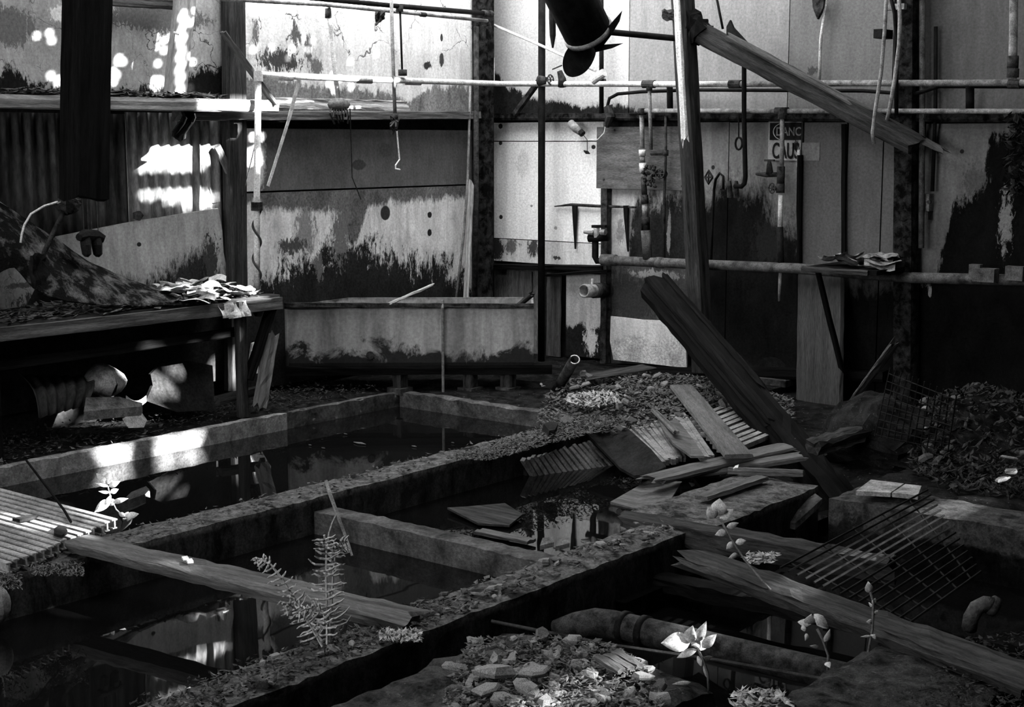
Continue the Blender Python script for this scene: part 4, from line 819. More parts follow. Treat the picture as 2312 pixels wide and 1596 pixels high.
# fat horizontal pipe
t = pipe('fat_pipe', [R(1362, 587, .14), R(1560, 596, .14), R(1800, 606, .14), R(2060, 627, .14), R(2900, 646, .14)], .034, 'pipe_dull', 'fat grey pipe running low along the right wall', joints=[(R(1375, 587, .14), (1, 0, 0), .042, .12), (R(1490, 593, .14), (1, 0, 0), .04, .05)], jmat='pipe_dull', n=14)
t = thing('valve_riser', R(1345, 588, .16), 'black elbow riser with cluster of valves at the end of the fat pipe', 'valve')
MB().tube([R(1362, 588, .14), R(1348, 589, .15), R(1344, 580, .16), R(1344, 520, .16)], .024, 10).build('elbow', 'steel', t, True)
MB().tube([R(1330, 538, .18), R(1372, 535, .16)], .03, 10).build('valve_body', 'steel', t, True)
MB().tube([R(1347, 535, .18), R(1347, 514, .2)], .022, 8).build('bonnet', 'pipe_pale', t)
MB().bar(R(1338, 511, .2), R(1368, 511, .2), .03, .02).build('lever', 'steel', t)
MB().tube([R(1340, 526, .2), R(1318, 524, .22)], [.018, .01], 8).build('tap_spout', 'pipe_grey', t)
MB().disc(R(1362, 524, .2), (1, 0, 0), .022, .04, 8).build('nut', 'pipe_grey', t)
# bracket with spikes
t = thing('pipe_bracket', R(1345, 466, .03), 'dark bar bracket with two tapered stains hanging on the bright sheet', 'bracket')
mb = MB().tube([R(1252, 466, .02), R(1290, 462, .03), R(1345, 465, .03), R(1436, 468, .03)], [.004, .012, .012, .008], 6); mb.build('bar', 'rust', t)
for u0, u1, v1 in ((1298, 1299, 562), (1414, 1418, 568)): MB().tube([R(u0, 464, .03), R(u0, 490, .03), R(u1, v1, .02)], [.022, .018, .006], 6).build('spike', 'steel', t)
# open pipe stub
t = thing('open_stub', R(1340, 655, .2), 'open ended pipe stub poking out from the flaking infill', 'pipe')
a, b = R(1365, 655, .05), R(1318, 657, .3)
MB().tube([a, b], .044, 16, caps=False).build('tube', 'pipe_grey', t, True, solid=.01)
MB().tube([a, a * .45 + b * .55], .055, 16).build('sleeve', 'rust', t, True)
MB().disc(a * .4 + b * .6 + Vector((0, 0, .06)), (0, 0, 1), .01, .05, 8).build('screw_tap', 'pipe_pale', t)
tag(timber('low_lath', R(1232, 622, .1), R(1375, 612, .1), .05, .02, 'timber_black', segs=6), 'black lath nailed below the low rail', 'lath')
# hanging lamp socket
t = thing('lamp_socket', R(1300, 290, .12), 'dangling lamp socket on thin wire under the girt', 'socket')
MB().tube([R(1288, 278, .12), R(1300, 290, .13), R(1312, 300, .13)], [.03, .03, .022], 10).build('shell', 'pipe_grey', t, True); MB().tube([R(1310, 297, .13), R(1316, 303, .13)], .024, 10).build('cap', 'steel', t)
MB().tube([R(1316, 303, .13), R(1326, 316, .12), R(1326, 340, .1)], .003, 5).build('wire', 'wire_dark', t)
MB().tube([R(1318, 340, .1), R(1325, 344, .1), R(1332, 347, .1)], [.004, .014, .003], 6).build('plug', 'steel', t)
# white lower sheet
wsh = [(1379, 714), (1400, 716), (1450, 722), (1500, 724), (1520, 727), (1541, 760), (1549, 790), (1550, 831), (1500, 825), (1440, 818), (1385, 812), (1377, 770)]
tag(MB().slab([R(u, v, .1) for u, v in wsh], (0, .015, 0)).build('white_sheet', peel('mottled white sheet', 'x', .7, .1, [(RL((1370, 780), (1410, 760), (1450, 755), (1500, 770), (1550, 745)), 'above', .12, .01, .42, 14)], [], grime=.25)), 'mottled white sheet propped at the foot of the right wall', 'sheet')
# right shelf with papers
pg = []
for me in pm:
    c = me.copy(); c.materials.clear(); c.materials.append(M('grey paper', .05, .3, 20, .8, .4, world=True)) if not pg else c.materials.append(pg[0].materials[0]); pg.append(c)
t = thing('corner_shelf', R(1940, 600, .3), 'box shelf on the right wall propped by a black strut, heaped with papers', 'shelf')
p0, p1 = R(1812, 602, .55), R(1962, 606, .55)
zt, zb = p0.z, R(1940, 620, .55).z
MB().box(p0.x, p1.x + .05, YB - .55, YB - .02, zb, zt).build('box', 'timber_black', t)
timber('front_board', Vector((p0.x, YB - .56, (zt + zb) / 2)), Vector((p1.x, YB - .56, (zt + zb) / 2)), .02, zt - zb, 'timber', t, segs=8)
timber('strut', Vector((p0.x + .08, YB - .5, zb)), R(1905, 850, .2), .03, .03, 'timber_black', t, upv=VR, segs=6)
for i in range(14):
    o = bpy.data.objects.new('torn_paper', random.choice(pg)); col.objects.link(o); o.location = (ru(p0.x + .1, p1.x), YB - ru(.12, .45), zt + .01 + .004 * i); o.rotation_euler = (ru(-.2, .2), ru(-.2, .2), ru(0, 6)); tag(o, 'crumpled paper heaped on the box shelf of the right wall', 'paper', 'papers on the right shelf')
# cables and column fittings on the right
pipe('hanging_cable', [R(2003, -40, .5), R(1998, 60, .5), R(1990, 160, .5), R(1976, 250, .5), R(1970, 300, .5), R(1973, 325, .5)], .011, 'pipe_grey', 'pale cable looping down in front of the rafter, left of two', 'cable')
pipe('hanging_cable', [R(2028, -40, .4), R(2032, 40, .4), R(2030, 100, .4), R(2020, 180, .4), R(2008, 250, .38), R(2003, 270, .36)], .012, 'pipe_grey', 'pale cable beside the rusted column, right of two', 'cable')
pipe('wall_cable', [R(1872, -40, .05), R(1860, 40, .05), R(1853, 90, .05), R(1850, 180, .05)], .01, 'pipe_pale', 'pale cable running down the upper right sheets', 'cable')
pipe('black_cable', [R(2008, -20, .3), R(2020, 30, .28), R(2024, 90, .26), R(2024, 260, .22)], .012, 'steel', 'black cable hanging along the rusted column', 'cable')
tag(MB().slab([R(1838, -5, .05), R(1866, -5, .05), R(1863, 18, .05), R(1850, 44, .05), R(1840, 18, .05)], (0, -.03, 0)).build('wall_bracket', 'rust'), 'pointed dark bracket at the top of the right wall', 'bracket')
tag(MB().box(R(2004, 78).x, R(2024, 78).x, YB - .2, YB - .05, R(2010, 90).z, R(2010, 70).z).build('junction_box', 'steel'), 'black junction box on the left side of the rusted column', 'box')
pipe('column_conduit', [R(2082, -60, .1), R(2082, 300, .1), R(2080, 560, .1)],   .018, 'pipe_dull', 'grey conduit running down beside the rusted column')
pipe('switch_conduit', [R(2113, 60, .06), R(2112, 250, .06), R(2105, 432, .06)], .012, 'steel', 'dark conduit dropping to the switch box')
t = thing('switch_box', R(2099, 455, .04), 'small pale switch box on the wall right of the rusted column', 'box')
MB().box(R(2087, 455).x, R(2108, 455).x, YB - .07, YB, R(2099, 476).z, R(2099, 437).z).build('case', 'pipe_grey', t); MB().disc(R(2098, 456, .075), (0, 1, 0), .012, .02, 8).build('knob', 'rust', t)
MB().tube([R(2099, 476, .04), R(2099, 496, .04)], .008, 6).build('gland', 'steel', t)
t = pipe('riser_pipe', [R(2290, -60, .2), R(2287, 120, .2), R(2286, 178, .2)], .024, 'pipe_pale_shade', 'pale riser pipe joining the long pipe at the far right', joints=[(R(2287, 140, .2), (0, 0, 1), .032, .07), (R(2287, 165, .2), (0, 0, 1), .034, .05)])
for k, (u0, u1, v0, v1) in enumerate(((2190, 2215, 596, 624), (2203, 2252, 604, 634), (2272, 2312, 600, 632))):
    tag(MB().box(R(u0, 610, .2).x, R(u1, 610, .2).x, YB - .22 - .03 * (k == 1), YB - .17, R(u0, v1, .2).z, R(u0, v0, .2).z).build('pale_block', 'pipe_dull'), ['small pale block behind another on the fat pipe', 'pale block with holes standing on the fat pipe', 'pale block at the right edge above the fat pipe'][k], 'block')
flakes('creeper_leaves', lambda: R(ru(2270, 2340), ru(260, 440), ru(.05, .3)), 260, (.02, .05), 'felt', 'dead black creeper leaves at the right edge of the wall', 'leaves', tilt=1.2)

# ================================================================== FLOOR THINGS
def quad_pt(q, i, j):     # q: TL TR BR BL
    return (q[0] * (1 - i) + q[1] * i) * (1 - j) + (q[3] * (1 - i) + q[2] * i) * j
def duckboard(q, n, along, label, mat='slat', th=.03, fill=.62, rails=(.2, .8), skip=(), jitter=.012):
    """slatted panel: q corners TL TR BR BL (world); slats run TL->BL when along='j', TL->TR when 'i'"""
    c = sum(q, Vector()) / 4; t = thing('duckboard', c, label, 'duckboard')
    nrm = (q[1] - q[0]).cross(q[3] - q[0]).normalized(); nrm = nrm if nrm.z > 0 else -nrm
    wd = ((q[1] - q[0]).length if along == 'j' else (q[3] - q[0]).length) / n
    for k in range(n):
        if k in skip: continue
        s_ = (k + .5) / n; e0, e1 = ru(-jitter, jitter) * 3, 1 + ru(-jitter, jitter) * 3
        a, b = (quad_pt(q, s_, e0), quad_pt(q, s_, e1)) if along == 'j' else (quad_pt(q, e0, s_), quad_pt(q, e1, s_))
        dz = nrm * ru(-.004, .004)
        MB().bar(a + dz, b + dz, wd * fill * ru(.9, 1.05), th, nrm).build('slat', mat, t)
    for r_ in rails:
        a, b = (quad_pt(q, 0, r_), quad_pt(q, 1, r_)) if along == 'j' else (quad_pt(q, r_, 0), quad_pt(q, r_, 1))
        MB().bar(a - nrm * th, b - nrm * th, .045, th, nrm).build('rail', 'timber', t)
    return t
# left slatted grating over the long pit
gl = thing('slatted_grating', G(60, 1200, .03), 'pale slatted metal grating lying across the near end of the long pit', 'grating')
yN, yF = G(0, 1268, .05).y - .05, G(255, 1182, .05).y
nS = 15; gN, gF = G(20, 1275, .05), G(262, 1177, .05); yN, yF = gN.y, gF.y
for k in range(nS):
    y = yN + (yF - yN) * k / (nS - 1); xe = gN.x + (gF.x - gN.x) * k / (nS - 1) + ru(-.012, .012)
    p = 'slat'
    mb = MB().bar((-6.7, y, .055), (xe, y, .055), .026, .006); mb.bar((-6.7, y, .037), (xe, y, .037), .007, .032); mb.bar((-6.7, y, .02), (xe, y, .02), .022, .005)
    mb.build('slat', 'slat_pale', gl)
for x in (-5.3, -6.1): MB().bar((x, yN, .028), (x, yF, .028), .012, .014).build('cross_rod', 'rust', gl)
tag(MB().slab([G(122, 1200, .065), G(133, 1192, .065), G(148, 1194, .065), G(153, 1205, .065), G(140, 1215, .065), G(122, 1210, .065)], (0, 0, .012)).build('dead_leaf', 'felt'), 'dark leaf scrap stuck on the pale grating', 'leaf')
tag(MB().slab([G(28, 1176, .065), G(60, 1169, .065), G(86, 1168, .065), G(70, 1175, .065), G(45, 1179, .065)], (0, 0, .012)).build('dead_leaf', 'felt'), 'dark curled leaf across the slats of the pale grating', 'leaf')
tag(MB().tube([G(60, 1040, .1), G(110, 1105, .1), G(145, 1152, .08), G(160, 1178, .07)], .006, 6).build('thin_stick', 'timber_black'), 'thin black stick slanting onto the pale grating', 'stick')
# fallen plank across the near pit
o = timber('fallen_plank', G(185, 1226, .04), G(905, 1395, .03), .13, .045, 'timber_grey', segs=26, jit=.007, jag=(.04, .1), twist=.15)
tag(o, 'long rotten plank lying across the near pit from grating to curb', 'plank')
for k, (u, v) in enumerate(((417, 1261), (427, 1267))): tag(MB().slab([G(u - 7, v, .068), G(u + 6, v - 2, .068), G(u + 10, v + 4, .068), G(u - 3, v + 5, .068)], (0, 0, .008)).build('white_chip', 'white'), ['small white chip on the long rotten plank, far one', 'small white chip on the long rotten plank, near one'][k], 'chip')
# stick by fern
t = thing('bare_stick', G(788, 1232, -.15), 'thin bare pale stick standing up from the near pit', 'stick')
MB().tube([D(736, 1085, 6.15), D(745, 1115, 6.12), D(765, 1170, 6.08), D(788, 1232, 6.05), D(795, 1255, 6.02)], [.007, .009, .008, .006, .005], 6).build('stalk', 'pipe_grey', t)
MB().tube([D(760, 1160, 6.09), D(750, 1180, 6.05), D(742, 1205, 6.0), D(738, 1240, 5.95)], [.005, .004, .004, .003], 5).build('twig', 'pipe_grey', t)
# slatted panels in the middle pit
duckboard([XP(1174, 1038, -4.74), XP(1332, 998, -4.72), G(1388, 1056, -.185), G(1200, 1080, -.185)], 14, 'j', 'grey slatted duckboard sliding off the curb into the middle pit', rails=(.8,), fill=.56)
duckboard([G(1412, 973, .0), G(1498, 950, .02), G(1546, 1034, -.05), G(1492, 1046, -.05)], 7, 'j', 'slatted duckboard between the black felt and the splintered sheet', rails=(.3, .7), fill=.55)
duckboard([G(1514, 945, .02), G(1545, 936, .02), G(1610, 1033, -.02), G(1584, 1036, -.02)], 3, 'j', 'narrow three slat duckboard beside the splintered sheet', rails=(.5,), fill=.62)
duckboard([G(1556, 946, .02), G(1690, 896, .03), G(1762, 980, .02), G(1642, 1030, .01)], 10, 'i', 'open ladder-like duckboard under the smooth grey board', rails=(.1, .35, .95), fill=.42, th=.025)
spl = [G(1478, 928, .05), G(1490, 938, .05), G(1512, 955, .05), G(1528, 950, .05), G(1560, 990, .02), G(1590, 1034, .01), G(1560, 1034, .0), G(1520, 1005, .02), G(1497, 975, .04)]
tag(MB().slab(spl, (0, 0, .012)).build('splintered_sheet', 'board'), 'splintered grey sheet torn to points between the duckboards', 'sheet')
tag(timber('splinter', G(1480, 930, .07), G(1525, 975, .07), .03, .012, 'timber_grey', jag=(.08, .03), segs=5), 'long splinter lying over the torn grey sheet', 'splinter')
o = timber('smooth_board', G(1538, 872, .08), G(1668, 1030, .06), .145, .022, 'board', segs=10, jit=.002)
tag(o, 'smooth grey board lying on top of the ladder-like slats', 'board')
fe = [G(1326, 985, -.02), G(1345, 972, -.01), G(1392, 962, .0), G(1420, 975, .02), G(1470, 1020, .0), G(1504, 1060, -.05), G(1470, 1075, -.08), G(1432, 1080, -.1), G(1400, 1062, -.09), G(1360, 1020, -.05)]
tag(MB().slab(fe, (0, 0, .015)).build('felt_sheet', 'felt'), 'black felt sheet draped over the duckboards', 'sheet')
o = timber('edge_board', G(1487, 1078, -.06), G(1770, 1011, .02), .15, .03, 'board', segs=10, jit=.004, jag=(.1, .05)); tag(o, 'grey board lying in front of the duckboards, its tip over the pit', 'board')
o = timber('edge_board', G(1580, 1066, -.06), G(1800, 1032, .01), .1, .03, 'timber_grey', segs=8, jit=.004, jag=(.05, .05)); tag(o, 'second board tucked below the front grey board', 'board')
o = timber('thin_batten', G(1645, 1062, .02), G(1815, 1068, .05), .03, .03, 'timber_grey', segs=8); tag(o, 'thin round batten below the front grey boards', 'batten')
o = timber('thin_batten', G(1584, 1124, .03), G(1722, 1078, .03), .07, .015, 'board', segs=8); tag(o, 'pale flat batten lying on the wide curb beside the boards', 'batten')
tag(MB().slab([G(1655, 1062, .07), G(1660, 1056, .07), G(1668, 1053, .07), G(1666, 1060, .07)], (0, 0, .01)).build('white_chip', 'white'), 'tiny white chip on the front grey board', 'chip')
tag(MB().slab([G(1222, 978, .03), G(1240, 972, .03), G(1256, 976, .03), G(1248, 992, .03), G(1235, 994, .03)], (0, .02, .05)).build('slate_scrap', 'felt'), 'dark slate scrap on the end of the long curb', 'scrap')
# sheet leaning in the middle pit
lsh = [G(1378, 1138, -.17), G(1462, 1090, -.15), G(1540, 1092, -.12), G(1516, 1130, -.13), G(1480, 1158, -.16), G(1430, 1152, -.175)]
tag(MB().slab(lsh, (0, 0, .012)).build('sunken_sheet', 'board'), 'grey sheet half sunk in the middle pit below the boards', 'sheet')
ss = [G(1010, 1150, -.15), G(1050, 1148, -.15), G(1140, 1140, -.15), G(1180, 1165, -.15), G(1150, 1190, -.16), G(1080, 1186, -.16)]
tag(MB().slab(ss, (0, 0, .01)).build('sunken_board', 'timber'), 'dark sheet of sodden board floating in the middle pit', 'board')
o = timber('sunken_batten', G(1080, 1198, -.15), G(1200, 1222, -.15), .07, .015, 'timber_grey', segs=6); tag(o, 'pale sodden batten floating beside the cross wall', 'batten')
for k, (u, v) in enumerate(((1235, 1230), (1270, 1232))): tag(MB().slab([G(u - 16, v + 12, -.14), G(u - 10, v - 6, -.12), G(u + 14, v - 8, -.12), G(u + 16, v + 4, -.13)], (0, 0, .02)).build('slate_scrap', 'stone_grey'), ['grey slate scrap by the near curb, left of two', 'grey slate scrap by the near curb, right of two'][k], 'scrap')
# big diagonal timber
t = thing('charred_beam', G(1930, 1190, -.1), 'massive charred beam lying diagonally from the wall down into the right pit', 'beam')
b0, b1 = R(1482, 650, .55), G(2005, 1262, -.34)
timber('beam', b0, b1, .165, .16, 'timber_black', t, segs=30, jit=.01, jag=(.05, .05))
dd = (b1 - b0).normalized(); sdv = Z.cross(dd).normalized()
timber('split_rail', b0 + sdv * -.065 + Z * .065 + dd * .05, b0 + sdv * -.065 + Z * .065 + dd * 2.0, .05, .05, 'timber_black', t, segs=14, jit=.006, jag=(.06, .1))
timber('split_rail', b0 + sdv * .06 + Z * .06 + dd * .02, b0 + sdv * .06 + Z * .06 + dd * 1.6, .05, .06, 'timber_black', t, segs=14, jit=.006, jag=(.06, .1))
# log at pit edge, plank right
o = timber('sill_log', Vector((-3.45, 5.1, -.03)), Vector((-2.3, 5.12, -.02)), .12, .1, 'timber', segs=16, jit=.01, jag=(.04, .1)); tag(o, 'dark squared log spanning the right pit from the curb', 'log')
o = timber('sill_log', Vector((-3.2, 4.86, -.16)), Vector((-2.2, 4.9, -.16)), .1, .06, 'timber_black', segs=16, jit=.01); tag(o, 'black sunken log below the squared log', 'log')
o = timber('long_plank', G(1590, 1270, .0), G(2330, 1536, .07), .15, .05, 'timber', segs=26, jit=.008, jag=(.15, .1)); tag(o, 'long splintered plank lying over the right pit to the corner block', 'plank')
o = timber('plank_edge', G(1600, 1292, .0), G(2080, 1446, .04), .012, .03, 'timber_grey', segs=20, jit=.003, jag=(.1, .02)); tag(o, 'pale split edge strip along the long splintered plank', 'strip')
# fat drain pipe in the right pit
t = thing('drain_pipe', Vector((-2.2, 3.95, -.14)), 'fat dark drain pipe lying in the right pit, bent at its left end', 'pipe')
pa = [G(1256, 1424, -.16), G(1300, 1412, -.13), G(1345, 1405, -.12), G(1385, 1410, -.12), G(1500, 1435, -.12), G(1800, 1505, -.12), G(2080, 1570, -.12)]
MB().tube(pa, [.04, .048, .052, .052, .05, .05, .05], 18).build('tube', 'rust', t, True)
for u, v in ((1412, 1416), (1455, 1426)):
    MB().tube([G(u - 6, v - 2, -.12), G(u + 6, v + 1, -.12)], .058, 18).build('collar', 'steel', t, True)
tag(MB().tube([G(1110, 1402, .0), G(1376, 1455, -.02), G(1620, 1490, -.02), G(1900, 1540, -.03)], .006, 5).build('ground_cable', 'wire_dark'), 'thin dark cable running past the drain pipe', 'cable')
# wire grates
def wire_grate(q, nb, nc, label, mat='steel', r=.006):
    t = thing('wire_grate', sum(q, Vector()) / 4, label, 'grate')
    for k in range(nb): MB().tube([quad_pt(q, 0, k / (nb - 1)), quad_pt(q, .5, k / (nb - 1)) , quad_pt(q, 1, k / (nb - 1))], r, 6).build('bar', mat, t)
    for k in range(nc): MB().tube([quad_pt(q, (k + .3) / nc, 0) - Z * r, quad_pt(q, (k + .3) / nc, 1) - Z * r], r * .8, 6).build('cross_bar', mat, t)
wire_grate([G(1762, 1282, .03), G(2094, 1106, .08), G(2215, 1290, .06), G(2050, 1408, .03)], 15, 5, 'black bar grate lying tilted over the right pit behind the long plank', r=.0045)
wire_grate([G(1975, 985, .1), G(2010, 830, .45), G(2160, 890, .45), G(2140, 1020, .1)], 12, 9, 'dark wire mesh panel standing against the right rubble heap', r=.0035)
# broken concrete in the right pit
tag(MB().slab([G(1756, 1186, -.15), G(1840, 1128, -.05), G(1856, 1140, -.05), G(1795, 1196, -.15)], (0, 0, .03)).build('broken_slab', 'concrete'), 'broken slab tilted into the right pit beside the charred beam', 'slab')
tag(MB().slab([G(1932, 1118, .03), G(1966, 1092, .03), G(2010, 1097, .03), G(2040, 1101, .03), G(2010, 1122, .03)], (0, 0, .02)).build('paving_slab', 'stone'), 'pale paving slab on the right cross wall, left one', 'slab')
tag(MB().slab([G(2014, 1122, .03), G(2044, 1102, .03), G(2080, 1106, .03), G(2072, 1128, .03)], (0, 0, .02)).build('paving_slab', 'stone'), 'pale paving slab on the right cross wall, right one', 'slab')
t = thing('elbow_pipe', G(2190, 1420, .0), 'grey pipe elbow standing up at the right behind the long plank', 'pipe')
MB().tube([G(2188, 1420, .0), D(2192, 1395, 4.85), D(2205, 1372, 4.85), D(2226, 1362, 4.85), D(2240, 1365, 4.85)], .026, 12).build('tube', 'concrete_mid', t, True)
MB().tube([D(2236, 1364, 4.85), D(2250, 1372, 4.85)], .034, 12).build('socket', 'rust', t, True)
# standing pipe in rubble
a, b = G(1256, 882, .0), D(1297, 812, 9.2)
t = thing('open_tube', a, 'open tube leaning up out of the rubble near the corner', 'pipe')
MB().tube([a, b], .031, 16, caps=False).build('tube', 'rust', t, True, solid=.006)
MB().tube([b + (b - a).normalized() * .003 + (right * math.cos(k * .3927) * .031 + (b - a).cross(right).normalized() * math.sin(k * .3927) * .031) for k in range(17)], .004, 5).build('rim', 'pipe_pale', t)
o = timber('floor_board', G(1345, 848, .06), G(1466, 828, .08), .16, .015, 'timber', segs=6, jag=(.15, 0)); tag(o, 'dark pointed board lying at the foot of the white sheet', 'board')
# boulder, heap
def heap(name, c, rx, ry, h_, mat, label, cat, n=26, rough_=.06, fr=3):
    def f(i, j):
        a = i * 6.283; r = j
        p = Vector((c.x + rx * r * math.cos(a), c.y + ry * r * math.sin(a), c.z + h_ * (math.cos(r * 3.14) + 1) / 2 - .03))
        return p + mnoise.noise_vector(Vector((p.x * fr, p.y * fr, 1.7))) * rough_ * (1 - .3 * r)
    return tag(MB().grid(f, n, 10).build(name, mat), label, cat)
bc = G(1985, 1005, .0)
def sackp(i, j):
    d = Vector((math.cos(i * 6.283) * math.sin(j * 3.14), math.sin(i * 6.283) * math.sin(j * 3.14), math.cos(j * 3.14)))
    return bc + Vector((d.x * .3, d.y * .26, .05 + d.z * .2)) + mnoise.noise_vector(d * 1.6) * .06 + mnoise.noise_vector(d * 5) * .035
tag(MB().grid(sackp, 26, 16).build('boulder', M('dusty sacking', .006, .022, 14, .9, .8, world=True, speck=.05)), 'humped dark sack-like boulder beside the charred beam', 'boulder')
heap('rubble_heap', G(2220, 1010, .0), .75, .6, .3, 'soil', 'dark rubble heap in the right corner of the floor', 'heap')
hp = [(2040, 1000), (2080, 930), (2160, 870), (2330, 900), (2330, 1130), (2150, 1110), (2060, 1070)]
def onheap():
    p = scatter(hp); c = G(2220, 1010, 0); r = math.hypot((p.x - c.x) / .75, (p.y - c.y) / .6); p.z = .3 * (math.cos(min(r, 1) * 3.14) + 1) / 2 + ru(0, .04); return p
flakes('heap_litter', onheap, 2600, (.008, .035), 'litter_dark', 'dark dead leaves and scraps over the right rubble heap', 'debris', tilt=1.0)
g = 'stones in the right rubble heap'
for i in range(34): stone(onheap(), ru(.02, .06), ('pale' if i < 6 else 'dark grey') + ' stone bedded in the dark right rubble heap', g + (', pale' if i < 6 else ', dark'), pale=i < 6, tilt=.7)
for k, (u, v) in enumerate(((2280, 1035), (2282, 1068), (2262, 1085))): stone(D(u, v, 6.6), ru(.035, .05), ['round pale stone high at the right edge of the dark heap', 'round pale stone, middle one at the right edge of the heap', 'round grey stone, lowest at the right edge of the heap'][k], None, True, name='round_stone')
o = timber('broken_stake', G(1925, 905, .0), D(2015, 782, 8.0), .05, .02, 'timber_grey', segs=8, jag=(.02, .2)); tag(o, 'pointed broken stake rising from the sack towards the dark wall', 'stake')
o = timber('charred_log', G(1840, 1010, .08), G(1925, 985, .1), .1, .07, 'timber', segs=8, jit=.012, jag=(.03, .1)); tag(o, 'short rotten log lying against the sack', 'log')
# litter and rubble in the corner
cr = [(1210, 960), (1230, 890), (1300, 850), (1400, 838), (1560, 845), (1700, 870), (1790, 900), (1800, 1000), (1660, 920), (1540, 950), (1420, 975), (1260, 980)]
flakes('leaf_litter', lambda: scatter(cr, ru(-.03, .05)), 6500, (.006, .028), 'litter', 'dead leaves and splinters covering the corner floor', 'leaf litter', tilt=.5)
cr2 = [(1400, 850), (1600, 848), (1680, 890), (1560, 930), (1450, 920), (1380, 890)]
flakes('leaf_litter', lambda: scatter(cr2, ru(-.02, .06)), 3000, (.007, .03), 'litter', 'thicker drift of dead leaves below the white sheet', 'leaf litter', tilt=.6)
pc_ = [(1270, 905), (1300, 890), (1360, 880), (1400, 890), (1390, 912), (1330, 918)]
flakes('plaster_crumbs', lambda: scatter(pc_, ru(.05, .1)), 420, (.012, .03), 'litter_pale', 'spilled pile of pale plaster crumbs near the corner', 'plaster', tilt=.8)
rr = [(1000, 1035), (1150, 985), (1250, 955), (1330, 935), (1420, 940), (1390, 965), (1250, 1000), (1100, 1040)]
flakes('curb_litter', lambda: scatter(rr, ru(.01, .06)), 3200, (.005, .018), 'litter', 'crumbled litter on the far end of the long curb', 'debris', tilt=.7)
g = 'pale rubble near the corner'
for u, v, s_ in ((1300, 880, .08), (1325, 872, .07), (1345, 900, .05), (1365, 892, .05), (1395, 875, .04), (1415, 898, .045), (1440, 890, .05), (1412, 912, .05), (1398, 922, .06), (1460, 852, .05), (1485, 850, .05), (1320, 910, .05), (1340, 915, .05), (1290, 898, .05), (1222, 868, .03), (1228, 873, .03), (1500, 868, .04), (1530, 880, .04), (1580, 875, .05), (1470, 880, .04), (1390, 905, .04), (1400, 970, .04)):
    stone(G(u, v, .05), s_ * .8, 'pale plaster lump in the rubble near the corner', g, True, .5)
g = 'dark stones in the corner litter'
for i in range(40): stone(scatter(cr, .03), ru(.02, .06), 'dark stone lying in the corner leaf litter', g, False, .6)
# crumbs along curbs
def oncurb(x0, x1, y0, y1, z=.0): return lambda: Vector((ru(x0, x1), ru(y0, y1), z + ru(.0, .02)))
flakes('curb_crumbs', oncurb(-4.97, -4.79, 2.9, 6.8), 700, (.005, .02), 'litter', 'small crumbs along the top of the long curb', 'debris')
flakes('curb_crumbs', oncurb(-3.35, -3.16, 2.4, 5.1), 700, (.006, .025), 'litter', 'small crumbs along the top of the near curb', 'debris')
flakes('moss_tuft', lambda: G(ru(70, 190), ru(1268, 1300), ru(.0, .05)), 500, (.003, .01), 'stem', 'pale moss tuft on the long curb in front of the grating', 'moss', tilt=1.5)
flakes('moss_tuft', lambda: G(ru(-10, 50), ru(1292, 1330), ru(.0, .05)), 260, (.003, .01), 'stem', 'pale moss tuft at the left edge on the long curb', 'moss', tilt=1.5)
flakes('moss_tuft', lambda: G(ru(860, 950), ru(1422, 1446), ru(.0, .04)), 380, (.005, .018), 'fern', 'dry pale tuft lying on the near curb', 'moss', tilt=1.2)
# chips on near curb and mound
g = 'stone chips on the near curb'
for i in range(46): stone(Vector((ru(-3.33, -3.18), ru(2.9, 5.0), .012)), ru(.012, .034), ('pale' if i % 2 == 0 else 'dark grey') + ' stone chip lying on the near curb', g + (', pale' if i % 2 == 0 else ', dark'), i % 2 == 0, .2, 'stone_chip', True)
g = 'stones on the foreground mound'
mp = [(1060, 1440), (1200, 1430), (1380, 1450), (1460, 1500), (1500, 1560), (1500, 1600), (1000, 1600), (1010, 1540)]
for i in range(120): stone(scatter(mp, .0), ru(.012, .045), ('dark grey' if i % 5 == 0 else 'pale') + ' stone fragment in the foreground rubble mound', g + (' dark' if i % 5 == 0 else ' pale'), i % 5 != 0, .35)
for u, v, s_, lab in ((1120, 1525, .075, 'largest flat pale slab fragment at the left of the foreground mound'), (1205, 1520, .06, 'blocky pale brick fragment in the middle of the foreground mound'), (1190, 1560, .05, 'flat grey fragment at the bottom of the foreground mound'), (1450, 1532, .04, 'single pale pointed stone at the right of the foreground mound'), (1100, 1560, .05, 'grey rounded lump low on the left of the foreground mound')):
    stone(G(u, v, .03), s_, lab, None, True, .15, 'flat_stone', True)
for k in range(3): tag(timber('wood_sliver', G(1352 + 18 * k, 1484 - 6 * k, .05), G(1405 + 20 * k, 1515 - 6 * k, .04), .03, .012, 'timber_grey', segs=4), ['left wood sliver of three on the foreground mound', 'middle wood sliver of three on the foreground mound', 'right wood sliver of three on the foreground mound'][k], 'sliver')
flakes('mound_litter', lambda: scatter(mp, ru(-.02, .03)), 3000, (.005, .018), 'litter', 'crumbs and chips between the foreground stones', 'debris')
lp = [(560, 1480), (760, 1420), (960, 1420), (980, 1500), (900, 1540), (740, 1560), (600, 1560)]
flakes('mound_litter', lambda: Vector((ru(-3.36, -3.15), ru(2.4, 3.7), ru(0, .03))), 1200, (.004, .014), 'litter_dark', 'dark crumbs on the broken near curb below the fern', 'debris', tilt=.8)
fp = [(1660, 1560), (1750, 1555), (1800, 1590), (1790, 1600), (1650, 1600)]
flakes('pale_crumbs', lambda: scatter(fp, ru(-.02, .03)), 160, (.01, .03), 'litter_pale', 'pale crumbs at the bottom edge right of the mound', 'debris')
